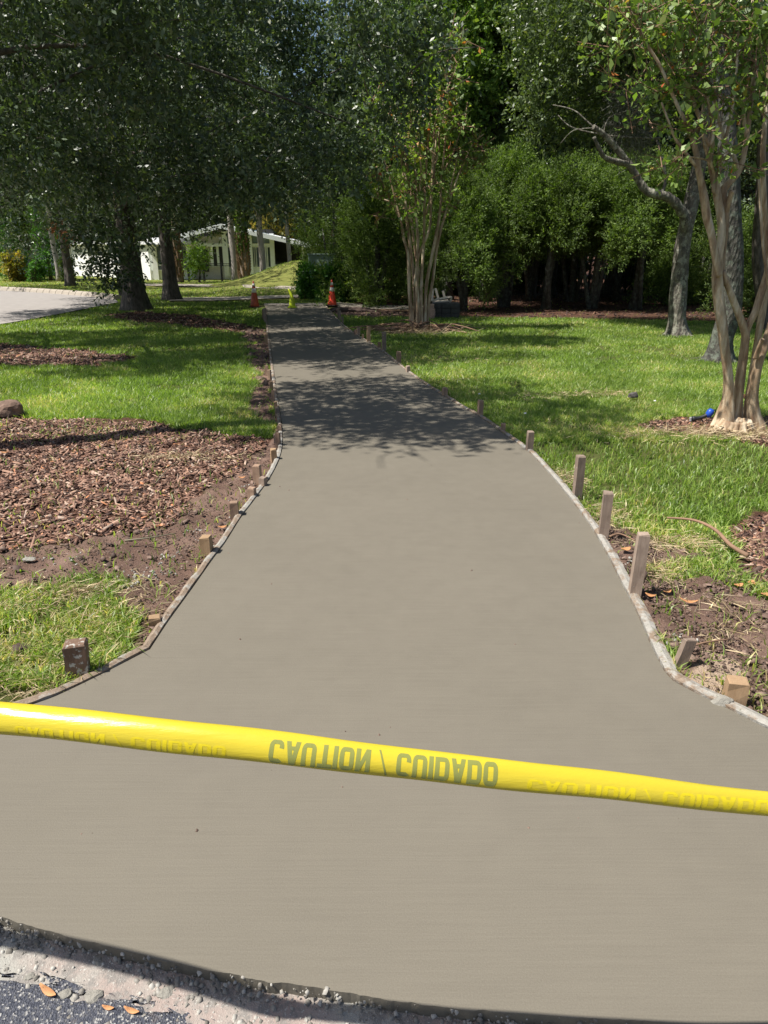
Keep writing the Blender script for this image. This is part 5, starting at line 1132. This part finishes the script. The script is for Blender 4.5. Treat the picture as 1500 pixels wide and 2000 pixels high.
cr = [E_(x, y, 15 + dy, s) for x, y, dy, s in ((1150, 60, 1, 1.0), (1230, 30, 0, 1.0), (1320, 40, 1, 1.1), (1100, 160, 2, .9), (1200, 170, 1.5, .8), (1280, 130, 2, .8), (1400, 60, 1.5, 1.1), (1480, 120, 2, 1.0), (1130, 250, 2.5, .6), (1080, 60, 2.5, 1.1), (1240, 240, 2.5, .5), (1060, 220, 3, .7), (1350, 150, 2.5, .8), (1200, -60, 0, 1.3), (1350, -80, 0, 1.4), (1500, -40, 1, 1.3), (1100, -60, 2, 1.3), (1560, 60, 2, 1.2))]
right_oak('oak with lichen spotted trunk and crooked low limb right of centre', 14.8, [(1324, 652, 0), (1322, 610, 0), (1328, 540, 0), (1333, 480, 0), (1345, 420, 0), (1362, 340, .1), (1380, 240, .2), (1390, 120, .3), (1400, 0, .4)], 32, 'lichen_bark', cr, 6500, 21,
          branches=[([(1334, 470, 0), (1338, 432, -.15), (1326, 405, -.25), (1306, 386, -.3), (1285, 380, -.35), (1262, 372, -.3), (1243, 345, -.3), (1226, 318, -.35), (1200, 285, -.4), (1178, 262, -.45), (1158, 248, -.5)], .105),
                    ([(1226, 320, -.35), (1205, 316, -.5), (1182, 308, -.6), (1170, 290, -.65), (1160, 268, -.7)], .06), ([(1290, 384, -.3), (1300, 350, -.2), (1290, 300, 0), (1270, 262, .3), (1180, 240, .5)], .035), ([(1290, 270, 0), (1200, 266, .3), (1120, 250, .5), (1090, 225, .6)], .02),
                    ([(1200, 285, -.4), (1150, 240, -.3), (1120, 215, -.2), (1080, 205, 0)], .018), ([(1178, 262, -.4), (1190, 230, -.3), (1230, 215, -.2)], .012), ([(1160, 250, -.5), (1120, 255, -.4), (1095, 280, -.3)], .010)],
          moss=((1235, 215, .3, .35), (1225, 170, .3, .3), (1250, 260, .4, .25), (1290, 100, .5, .4)))
cr = [E_(x, y, 11.5 + dy, s) for x, y, dy, s in ((1430, 20, 1, .7), (1500, 60, 1, .8), (1380, -40, 0, .9), (1480, -80, 0, 1.0), (1560, 0, 0, 1.0), (1600, 120, .5, .9), (1340, -60, 1.5, .8), (1540, 200, 1.5, .6))]
right_oak('dark lichen covered oak trunk directly behind the right multi stem tree', 11.1, [(1404, 702, 0), (1410, 660, 0), (1428, 600, 0), (1432, 500, 0), (1428, 400, 0), (1422, 300, 0), (1410, 180, .1), (1395, 60, .2), (1385, -60, .3)], 40, 'dark_lichen_bark', cr, 1400, 22)
cr = [E_(x, y, 17 + dy, s) for x, y, dy, s in ((1500, 150, 0, 1.0), (1450, 250, 1, .7), (1540, 60, 0, 1.2), (1470, 40, 1, 1.0), (1420, 330, 2, .5), (1560, 280, 0, .9))]
right_oak('dark trunk at the right edge behind the pale stems', 16.0, [(1500, 640, 0), (1492, 600, 0), (1482, 500, 0), (1487, 400, 0), (1490, 300, 0), (1495, 150, 0), (1500, 0, 0)], 26, 'oak_bark', cr, 1100, 23)

# --- junipers / cedars
def cedar(px, yt, yb, Y, wpx, label, seed, ntw=1500, leaf='cedar_leaf', lowcut=0.0, ll=.075, lw=.024, cl_n=44):
    x_ = W(px, yb, Y)[0]; z0 = float(terrain(x_, Y)); zt = W(px, yt, Y)[2]; w = wpx * 1.28 / F * (Y * CP + .4); base = np.array([x_, Y, z0]); H = zt - z0; rg = np.random.default_rng(seed)
    root = empty('cedar_tree', base, label, 'tree', 'cedars in front of the iron fence'); cl = []
    for k in range(cl_n):
        t = lowcut + (1 - lowcut) * rg.random() ** .9; rad = w / 2 * (1 - .6 * ((t - lowcut) / (1 - lowcut)) ** 1.3) * (0.25 + .95 * rg.random() ** .8); an = rg.random() * 6.28; s_ = w * .062 * (0.5 + 1.2 * rg.random()) + .08
        cl.append((math.cos(an) * rad, math.sin(an) * rad * 1.05, t * H + .05, s_, s_, s_ * 1.7, s_ * s_))
    mb = MB(); mb.tube([(0, 0, -.1), (.05, 0, H * .4), (0, .05, H * .9)], [.13, .10, .03], 10); mb.tube([(.12, .1, -.1), (.15 + .3 * rg.random(), .1 - .4 * rg.random(), H * .35), (.2 + .4 * rg.random(), .1 - .4 * rg.random(), H * .7)], [.09, .07, .02], 8); mb.tube([(-.1, -.1, -.1), (-.2 - .3 * rg.random(), .3 * rg.random(), H * .35), (-.2 - .6 * rg.random(), .5 * rg.random(), H * .65)], [.08, .06, .02], 8); mb.build('trunk', MAT['dark_lichen_bark'], root, smooth=True)
    foliage_obj('crown', root, MAT[leaf], [leaves(rg, np.array(cl), int(ntw * 1.8), 16, .26, ll, lw, .3, -.35, out=.9, shell=.5, needle=.35)]); root.rotation_euler = (0, 0, seed * 1.7 if px > 860 else 0); return root
cedar(735, 372, 600, 24.5, 140, 'low spreading cedar between the hedge and the multi stem tree', 31, 2300, cl_n=90)
cedar(655, 372, 590, 31, 130, 'cedar behind the utility cabinet', 32, 1500)
cedar(770, 400, 600, 27, 150, 'cedar directly behind the multi stem tree', 33, 1500)
cedar(905, 365, 606, 21.5, 130, 'bright green cedar right of the multi stem tree reaching low', 34, 2100, lowcut=.16)
cedar(985, 318, 606, 23.2, 150, 'second bright cedar right of the multi stem tree', 35, 2200, lowcut=.46)
cedar(1065, 352, 606, 22.2, 165, 'broad cedar in the middle of the right hedge row', 36, 2200, lowcut=.48)
cedar(1155, 338, 606, 22.5, 165, 'cedar above the open stretch of iron fence', 37, 2200, lowcut=.52)
cedar(1240, 345, 606, 22.2, 150, 'cedar just left of the lichen spotted oak', 38, 1900, lowcut=.48)
cedar(1375, 430, 606, 24, 120, 'cedar between the two right oak trunks', 39, 1200, lowcut=.03)
cedar(1475, 420, 606, 19.5, 110, 'yellow green cedar at the right edge', 40, 1300, lowcut=.02)
cedar(1300, 520, 606, 24, 90, 'small dark cedar against the fence right of centre', 41, 700)
cedar(840, 300, 600, 33, 160, 'tall cedar behind the chair', 42, 1500)

for k_, (px_, yt_, Y_, w_, lc_, lb_) in enumerate(((945, 300, 25.5, 120, .3, 'taller cedar between the two bright cedars'), (1030, 335, 25.5, 120, .35, 'cedar set back behind the broad middle cedar'), (1115, 345, 25, 110, .45, 'narrow cedar just left of the fence opening'), (1200, 330, 25.5, 120, .45, 'narrow cedar set back right of the fence opening'), (1300, 350, 25.5, 120, .35, 'cedar set back behind the lichen spotted oak'))):
    cedar(px_, yt_, 606, Y_, w_, lb_, 140 + k_, 1100, lowcut=max(.5, lc_))
# --- iron fence behind the cedars
fa = W(940, 590, 26.5); fbx = W(1560, 590, 26.5); zt = W(1160, 481, 26.5)[2]; z0 = float(terrain(fa[0], 26.5)); Hf = zt - z0; L = fbx[0] - fa[0]
fen = empty('iron_fence', (fa[0], 26.5, z0), 'tall black iron picket fence behind the dark trees', 'fence')
for z in (Hf - .12, .2): mb = MB(); mb.box((L / 2, 0, z), (L, .035, .04)); mb.build('rail', iron, fen)
for k in range(7): mb = MB(); mb.box((L * k / 6, 0, Hf / 2), (.07, .07, Hf)); mb.build('post', iron, fen)
mb = MB(); mb.box((0, 0, Hf / 2), (.02, .02, Hf)); o = mb.build('picket', iron, fen); pm = o.data; o.location = (.05, .03, 0)
for k in range(1, int(L / .11)): o = link('picket', pm, fen); o.location = (.05 + k * .11, .03, 0)

for k_, (x0, x1, Y_, lb) in enumerate(((690, 860, 30, 'dark understory bush beyond the low spreading cedar'), (860, 1010, 29, 'dark understory bush behind the fence left of centre'), (1010, 1140, 29.5, 'dark understory bush behind the middle of the iron fence'), (1215, 1330, 29, 'dark understory bush behind the lichen spotted oak'), (1330, 1470, 28.5, 'dark understory bush behind the fence near the right edge'), (1460, 1620, 27.5, 'dark understory bush beyond the right edge'))):
    hedge(x0, x1, 455, 590, Y_, 2.0, lb, 80 + k_, 1500, 'wood_leaf', .2, .11, 'understory_bush', 'bush', 8)
# --- background woodland
bgt = [(885, 40, 27, 2.6, 3.2, 'bright_leaf', 'sunlit bright green tree seen between the oak and cedars'), (985, 40, 28, 4.4, 3.2, 'oak_leaf_light', 'grey green oak above the bright cedars'), (1110, 70, 27, 4.6, 3.0, 'oak_leaf_light', 'broad grey green oak above the middle cedars'),
       (1240, 100, 27, 4.6, 3.2, 'oak_leaf', 'dark oak behind the crooked limb'), (1390, 120, 27, 5, 4, 'oak_leaf', 'dark oak behind the right trunks'), (1530, 200, 24, 4, 4, 'oak_leaf', 'dark oak beyond the right edge'), (940, 210, 34, 4.5, 3, 'bright_leaf', 'bright tree low behind the bright cedars')]
for i, (px, py, Y_, rx, rz_, lm, lb) in enumerate(bgt):
    c = W(px, py, Y_); b = np.array([c[0], Y_, float(terrain(c[0], Y_))]); cl = subclumps(np.random.default_rng(300 + i), c, (rx, 3.2, rz_ + 1.0), 60, (1.1 if Y_ > 26 else .85), .75, .35)
    crown_tree('background_tree', lb, 'tree', b, [b, b + np.array([.2, 0, c[2] * .4]), b + np.array([0, 0, c[2]])], .22, 'dark_lichen_bark', lm, cl, 3600, 12, .5, (.15 if Y_ > 26 else .11), (.075 if Y_ > 26 else .055), 310 + i, 'trees behind the right lawn', 10, .4)
far = [(-350, 60, 22), (-120, 62, 22), (60, 66, 23), (230, 64, 22), (400, 68, 23), (500, 76, 21), (715, 60, 18), (820, 55, 20), (960, 50, 18), (1090, 46, 17), (1220, 50, 18), (1350, 44, 17), (1480, 48, 18), (1650, 44, 17)]
names = ['far left beyond the road', 'at the left edge behind the white wall', 'above the far left conifers', 'behind the house wing', 'behind the house gable', 'behind the orange tinted building', 'behind the utility cabinet', 'behind the multi stem tree', 'left of centre behind the fence', 'at centre behind the fence', 'behind the middle fence stretch', 'behind the right oaks', 'behind the right edge cedar', 'beyond the right edge']
protos = []
for i, (px, Y_, h) in enumerate(far):
    x_ = W(px, 500, Y_)[0]; b = np.array([x_, Y_, -.05])
    if i < 5:
        c = np.array([x_, Y_, 10.5]); cl = subclumps(np.random.default_rng(400 + i), c, (5.6, 3.5, 10.5), 110, 2.1, .8, .3); cl[:, 2] = np.maximum(cl[:, 2], .8)
        t_ = crown_tree('woodland_tree', 'tall dense woodland tree ' + names[i], 'tree', b, [b, b + np.array([.2, 0, 6]), b + np.array([0, 0, 20])], .3, 'oak_bark', 'wood_leaf' if i % 2 else 'oak_leaf', cl, 2600, 10, .9, .42, .25, 420 + i, 'woodland beyond the fence and house', 6, .4)
        protos.append(t_)
    else:
        p_ = protos[i % 5]; t_ = p_.copy(); COL.objects.link(t_); t_['label'] = 'tall dense woodland tree ' + names[i]
        for c_ in list(p_.children): q_ = c_.copy(); COL.objects.link(q_); q_.parent = t_
        t_.location = tuple(b); t_.rotation_euler = (0, 0, rs.choice((0, math.pi)) + rs.uniform(-.4, .4))
    k = Y_ / 58; t_.scale = (k, k, h / 22)
# bright low foliage far left and yellow trees behind the house
for i, (px, py, Y_, rx, rz_, lm, lb) in enumerate(((40, 400, 50, 3.2, 1.8, 'bright_leaf', 'light green tree at the left edge above the conifers'), (530, 425, 60, 2.0, 1.8, 'yellow_leaf', 'yellow leaved tree behind the house roof'), (590, 410, 62, 2.0, 1.6, 'yellow_leaf', 'golden tree right of the house roof'), (385, 500, 44.5, .55, .9, 'bright_leaf', 'small light green tree by the low railing'))):
    c = W(px, py, Y_); b = np.array([c[0], Y_, 0.0]); cl = subclumps(np.random.default_rng(500 + i), c, (rx, 1.5, rz_), 24, .6 if rx > 1 else .22, .8, .3)
    crown_tree('garden_tree', lb, 'tree', b, [b, b + np.array([.1, 0, c[2] * .5]), b + np.array([0, 0, c[2]])], .12 if rx > 1 else .05, 'oak_bark', lm, cl, 1100 if rx > 1 else 260, 9, .5, .24 if rx > 1 else .14, .13 if rx > 1 else .08, 520 + i, None, 5, .4)

# =================================================================== CREPE MYRTLES
def myrtle(label, Y, stems, shoots, base_px, leafy, seed, ll, lw, rootn=10, rs_=.5):
    b = G(*base_px); b[2] = float(terrain(b[0], b[1])); root = empty('multi_stem_tree', b, label, 'tree'); rnd = random.Random(seed); rg = np.random.default_rng(seed)
    zc = Y * CP + .35
    for pts in stems:
        P = catmull([W(x, y, Y + dy) - b for x, y, dy, w in pts], 5); ws = np.interp(np.arange(len(P)) / 5, range(len(pts)), [p[3] for p in pts]) / 2 / F * zc * (1.0 if Y < 10 else .78); P[0][2] = min(P[0][2], -.05) if pts[0][1] > (780 if Y < 10 else 620) else P[0][2]; ph = rnd.random() * 6
        mb = MB(); mb.tube(P, list(ws), 16, True, lambda k, i, an: 1 + .07 * math.sin(2 * an + i * .21 + ph) + .06 * math.sin(3 * an - i * .15 + ph) + .03 * math.sin(5 * an + i * .4)); mb.build('stem', MAT['myrtle_bark'], root, smooth=True)
    sb = MB(); tips = []
    for pts in shoots:
        P = catmull([W(x, y, Y + dy) - b for x, y, dy, w in pts], 4); ws = np.interp(np.arange(len(P)) / 4, range(len(pts)), [p[3] for p in pts]) / 2 / F * zc; sb = MB(); sb.tube(P, list(ws), 7); sb.build('shoot', MAT['myrtle_bark'], root, smooth=True)

    cl = []; tw = MB()
    for x, y, dy, s_, n in leafy:
        c = W(x, y, Y + dy) - b; cl.append((c[0], c[1], c[2], s_, s_, s_ * .55, n))
    cl = np.array(cl); pk = leaves(rg, cl, int(cl[:, 6].sum()), 7, ll * 3.2, ll, lw, .9, -.05, out=.5, shell=.1, curl=.12)
    foliage_obj('crown', root, MAT['myrtle_leaf'], [pk])
    for s0, d0, L0 in zip(pk[4], pk[5], pk[6]): tw.tube([s0 - d0 * L0 * .3, s0 + d0 * L0], [.004 * zc / 6, .002 * zc / 6], 3)
    tw.build('twigs', MAT['brown_twig'], root)['kind'] = 'stuff'; return root
Y1 = 6.55
stems = [
    [(1408, 838, 0, 44), (1414, 815, 0, 34), (1421, 780, 0, 23), (1422, 740, 0, 19), (1416, 690, 0, 18), (1411, 640, 0, 18), (1404, 585, .02, 19), (1401, 540, .02, 18), (1403, 500, .02, 16), (1409, 460, .03, 15), (1407, 420, .03, 14), (1401, 385, .04, 14), (1396, 355, .05, 13), (1388, 315, .05, 11), (1378, 280, .05, 9)],
    [(1408, 560, .06, 12), (1411, 500, .08, 12), (1417, 450, .08, 12), (1417, 410, .08, 13), (1412, 375, .08, 13), (1425, 355, .08, 12), (1442, 335, .1, 11), (1452, 305, .1, 10), (1458, 272, .1, 9), (1466, 210, .12, 8), (1474, 140, .15, 7), (1484, 70, .2, 6), (1488, -30, .2, 5)],
    [(1404, 540, -.03, 11), (1396, 500, -.04, 12), (1390, 460, -.05, 12), (1381, 425, -.05, 14), (1376, 390, -.05, 15), (1371, 360, -.05, 13), (1364, 330, -.06, 11), (1360, 300, -.06, 9), (1350, 262, -.08, 8), (1340, 235, -.1, 7)],
    [(1432, 838, .10, 30), (1438, 815, .1, 24), (1441, 780, .10, 19), (1445, 745, .1, 18), (1450, 710, .10, 17), (1454, 680, .1, 16), (1456, 652, .1, 17), (1447, 625, .08, 13), (1434, 592, .07, 12), (1422, 560, .05, 11), (1412, 530, .04, 9)],
    [(1455, 655, .1, 15), (1464, 632, .1, 13), (1476, 608, .1, 13), (1486, 575, .12, 13), (1497, 540, .12, 12), (1505, 500, .12, 12), (1512, 440, .15, 11), (1512, 370, .2, 10), (1520, 300, .2, 9), (1515, 200, .2, 7)],
    [(1482, 842, -.04, 34), (1472, 812, -.02, 26), (1470, 775, 0, 20), (1474, 740, 0, 19), (1482, 705, 0, 18), (1494, 672, 0, 17), (1508, 630, 0, 15), (1520, 580, 0, 14), (1530, 500, 0, 12), (1540, 400, 0, 10)],
    [(1458, 835, .18, 22), (1461, 790, .2, 15), (1466, 750, .22, 13), (1474, 700, .25, 14), (1482, 650, .25, 14), (1489, 610, .28, 14), (1496, 560, .3, 12), (1500, 500, .3, 11), (1492, 400, .35, 10), (1490, 300, .35, 10), (1497, 200, .4, 8), (1505, 80, .4, 7)],
    [(1476, 700, -.04, 10), (1480, 685, -.06, 8), (1487, 668, -.09, 8), (1490, 662, -.1, 9)],
    [(1406, 470, .12, 9), (1412, 440, .1, 9), (1422, 400, .05, 9), (1430, 372, 0, 8)]]
shoots = [[(1378, 285, .05, 8), (1372, 250, .05, 7), (1352, 190, 0, 6), (1340, 150, 0, 5), (1330, 60, 0, 4), (1328, 0, 0, 3)], [(1340, 240, -.1, 7), (1318, 195, -.1, 6), (1290, 130, -.15, 5), (1262, 85, -.15, 5), (1240, 40, -.2, 4), (1222, 0, -.2, 3)],
          [(1388, 315, .05, 8), (1392, 270, 0, 7), (1388, 220, 0, 6), (1370, 150, 0, 5), (1352, 90, 0, 5), (1345, 50, 0, 3)], [(1396, 350, .05, 9), (1405, 300, 0, 7), (1420, 260, 0, 6), (1432, 200, 0, 5), (1438, 140, 0, 4), (1442, 60, 0, 3)],
          [(1372, 250, 0, 5), (1374, 190, .1, 5), (1376, 128, .1, 4), (1392, 70, .1, 4), (1410, 0, .1, 3)], [(1364, 330, -.06, 6), (1340, 300, -.1, 6), (1318, 268, -.1, 5), (1305, 235, -.1, 4), (1292, 200, -.1, 3)],
          [(1442, 335, .1, 9), (1432, 300, .1, 7), (1420, 280, .1, 6), (1402, 230, .1, 5), (1395, 180, .1, 5), (1400, 120, .1, 4)], [(1458, 272, .1, 8), (1452, 210, .1, 6), (1462, 140, .1, 6), (1466, 60, .1, 5), (1470, 0, .1, 4)],
          [(1401, 385, .04, 8), (1393, 370, 0, 7), (1395, 340, 0, 6), (1383, 300, -.1, 5), (1385, 262, -.1, 4)], [(1380, 270, -.1, 7), (1386, 283, -.12, 6), (1392, 268, -.12, 6), (1390, 250, -.1, 4)], [(1420, 330, 0, 3), (1372, 310, -.1, 3), (1330, 307, -.2, 2), (1300, 318, -.3, 2)],
          [(1508, 630, 0, 8), (1502, 560, 0, 6), (1490, 480, 0, 5), (1482, 350, 0, 4)]]
leafy = [(1205, 12, -.3, .13, 7), (1235, 35, -.2, .14, 10), (1262, 22, -.2, .12, 8), (1215, 85, -.2, .12, 6), (1180, 95, -.1, .12, 5), (1255, 60, -.2, .13, 8), (1280, 5, 0, .14, 9), (1320, 10, 0, .14, 10), (1340, 40, 0, .14, 10), (1370, 35, -.1, .13, 8), (1400, 20, 0, .14, 10), (1430, 10, 0, .14, 10), (1470, 30, .1, .15, 12), (1495, 60, .1, .14, 10),
         (1250, 95, 0, .12, 6), (1225, 160, 0, .13, 6), (1290, 100, -.1, .10, 4), (1390, 65, -.1, .10, 6), (1420, 85, -.1, .12, 9), (1395, 95, 0, .10, 6), (1350, 145, -.1, .13, 12), (1380, 140, -.1, .12, 10), (1330, 170, -.1, .12, 10), (1360, 185, -.1, .12, 9), (1305, 135, 0, .10, 6), (1425, 150, 0, .10, 6), (1455, 180, 0, .12, 9), (1485, 170, 0, .13, 10), (1480, 120, 0, .12, 9), (1440, 110, 0, .11, 8), (1495, 215, 0, .12, 8),
         (1210, 170, .1, .11, 5), (1285, 180, .1, .12, 8), (1280, 245, -.1, .09, 5), (1350, 250, -.2, .10, 9), (1372, 252, -.2, .09, 7), (1245, 240, 0, .09, 4), (1448, 232, -.1, .08, 5), (1280, 328, -.3, .06, 4), (1330, 315, -.3, .07, 5), (1300, 318, -.3, .05, 3), (1410, 310, -.1, .07, 5), (1470, 330, 0, .08, 4), (1415, 190, 0, .11, 7), (1300, 60, 0, .12, 8), (1320, 100, .1, .12, 7), (1275, 150, .1, .1, 5), (1440, 60, .1, .12, 8), (1500, 20, .1, .14, 9), (1530, 120, 0, .2, 14), (1550, 30, 0, .25, 18), (1250, -40, 0, .25, 16), (1350, -50, 0, .25, 20), (1450, -50, 0, .25, 20)]
mr = myrtle('smooth tan crepe myrtle with twisted stems and mulch ring at the right', Y1, stems, shoots, (1436, 836), leafy, 71, .062, .036)
rb = MB(); rnd = random.Random(8); b0 = G(1436, 836)
for k in range(22):
    an = k * .2856 + rnd.random() * .2; c0 = np.array([math.cos(an) * .14, math.sin(an) * .11, .07]); L = rnd.uniform(.3, .62)
    rb.tube(catmull([c0 * np.array([.7, .7, 1.2]), np.array([math.cos(an) * .21, math.sin(an) * .17, .0]), np.array([math.cos(an + .15) * L, math.sin(an + .15) * L, -.03])], 4), [.05, .045, .036, .028, .022, .016, .013, .009, .006], 8)
rb.build('roots', MAT['myrtle_bark'], mr, smooth=True)
Y2 = 16.1
def s2(pts): return [(x, y, dy, w) for x, y, dy, w in pts]
stems2 = [[(806, 642, 0, 14), (802, 600, 0, 10), (799, 550, 0, 9), (797, 500, 0, 8), (788, 462, 0, 7), (783, 430, 0, 6), (775, 400, 0, 5), (765, 360, 0, 4), (750, 310, 0, 3)], [(811, 642, .1, 12), (810, 580, .1, 8), (806, 520, .1, 8), (800, 470, .1, 7), (794, 420, .1, 6), (790, 360, .1, 5), (780, 290, .1, 4), (772, 230, 0, 3)],
          [(817, 642, -.05, 13), (816, 600, -.05, 9), (814, 540, 0, 8), (816, 470, 0, 7), (812, 410, 0, 6), (812, 340, 0, 5), (806, 260, 0, 4), (800, 200, 0, 3)], [(823, 642, 0, 12), (822, 590, 0, 9), (824, 530, .1, 8), (828, 470, .1, 7), (829, 400, .1, 6), (832, 330, .1, 5), (838, 250, .1, 4), (842, 190, 0, 3)],
          [(829, 642, .1, 13), (830, 600, .1, 9), (834, 550, .1, 9), (842, 510, .1, 8), (850, 470, .1, 8), (857, 430, .1, 7), (861, 390, .1, 5), (862, 340, .1, 4), (872, 270, .1, 3)], [(833, 640, .2, 10), (838, 590, .2, 8), (845, 550, .2, 8), (850, 510, .2, 7), (856, 470, .2, 7), (866, 430, .2, 6), (874, 403, .2, 5), (882, 360, .2, 4), (895, 300, .2, 3)],
          [(808, 560, -.1, 7), (818, 500, -.1, 6), (838, 450, -.1, 6), (842, 400, -.1, 5), (845, 330, -.1, 5), (850, 240, -.1, 4), (868, 190, 0, 3)], [(826, 560, .2, 7), (812, 500, .2, 6), (805, 440, .2, 6), (800, 380, .2, 5), (795, 300, .2, 4)]]
shoots2 = [[(864, 330, 0, 4), (872, 250, 0, 4), (875, 170, 0, 4), (873, 100, 0, 3), (868, 50, 0, 2)], [(783, 430, 0, 5), (765, 395, 0, 4), (745, 355, -.1, 3), (720, 320, -.2, 3), (695, 285, -.3, 2)], [(775, 400, 0, 4), (750, 390, 0, 3), (725, 385, 0, 2)], [(875, 400, 0, 4), (900, 330, 0, 3), (925, 280, 0, 2), (945, 262, 0, 2)], [(845, 330, 0, 4), (856, 300, 0, 4), (858, 250, 0, 3)], [(820, 400, 0, 5), (822, 330, 0, 4), (818, 270, 0, 4), (815, 215, 0, 3)], [(832, 420, 0, 4), (846, 360, 0, 4), (850, 300, 0, 3), (853, 260, 0, 3)], [(862, 340, .1, 3), (885, 300, .1, 3), (900, 250, .1, 2)], [(796, 360, .1, 4), (785, 310, .1, 3), (778, 260, 0, 3)], [(873, 180, 0, 3), (895, 165, 0, 2), (918, 150, 0, 2)]]
rl = random.Random(12); leafy2 = []
for k in range(70):
    y = rl.uniform(185, 440) if k > 14 else rl.uniform(60, 200); x = (822 + rl.gauss(0, 48)) if k > 14 else 878 + rl.gauss(0, 14); leafy2.append((x, y, rl.uniform(-.8, .6), .16, 5 if y < 400 else 3))
leafy2 += [(800, 372, -.6, .2, 16), (780, 385, -.6, .16, 10), (740, 420, -.5, .12, 6), (728, 345, -.5, .2, 10), (712, 310, -.4, .18, 8), (900, 300, 0, .2, 10), (925, 310, 0, .2, 10), (935, 285, 0, .15, 8), (885, 235, 0, .2, 12), (870, 250, 0, .2, 10), (790, 300, -.4, .2, 12), (765, 290, -.5, .2, 10), (880, 140, 0, .15, 9), (868, 200, 0, .15, 9), (890, 175, 0, .12, 6)]
m2 = myrtle('many stemmed crepe myrtle on its root mound in the middle distance', Y2, stems2, shoots2, (818, 643), leafy2, 72, .105, .06)
rb = MB(); rnd = random.Random(18)
for k in range(60):
    an = rnd.random() * 6.28; r0 = rnd.uniform(.1, .6); L = rnd.uniform(.4, 1.3); a = np.array([math.cos(an) * r0, math.sin(an) * r0 * .5, rnd.uniform(.02, .16) * (1 - r0)]); bb = a + np.array([math.cos(an + rnd.gauss(0, .6)) * L, math.sin(an + rnd.gauss(0, .6)) * L * .6, rnd.uniform(-.12, .05)]); m = (a + bb) / 2 + np.array([0, 0, rnd.uniform(0, .1)])
    rb.tube(catmull([a, m, bb], 3), [.022, .02, .018, .016, .014, .01, .006], 5)
rb.build('roots', MAT['brown_twig'], m2, smooth=True)
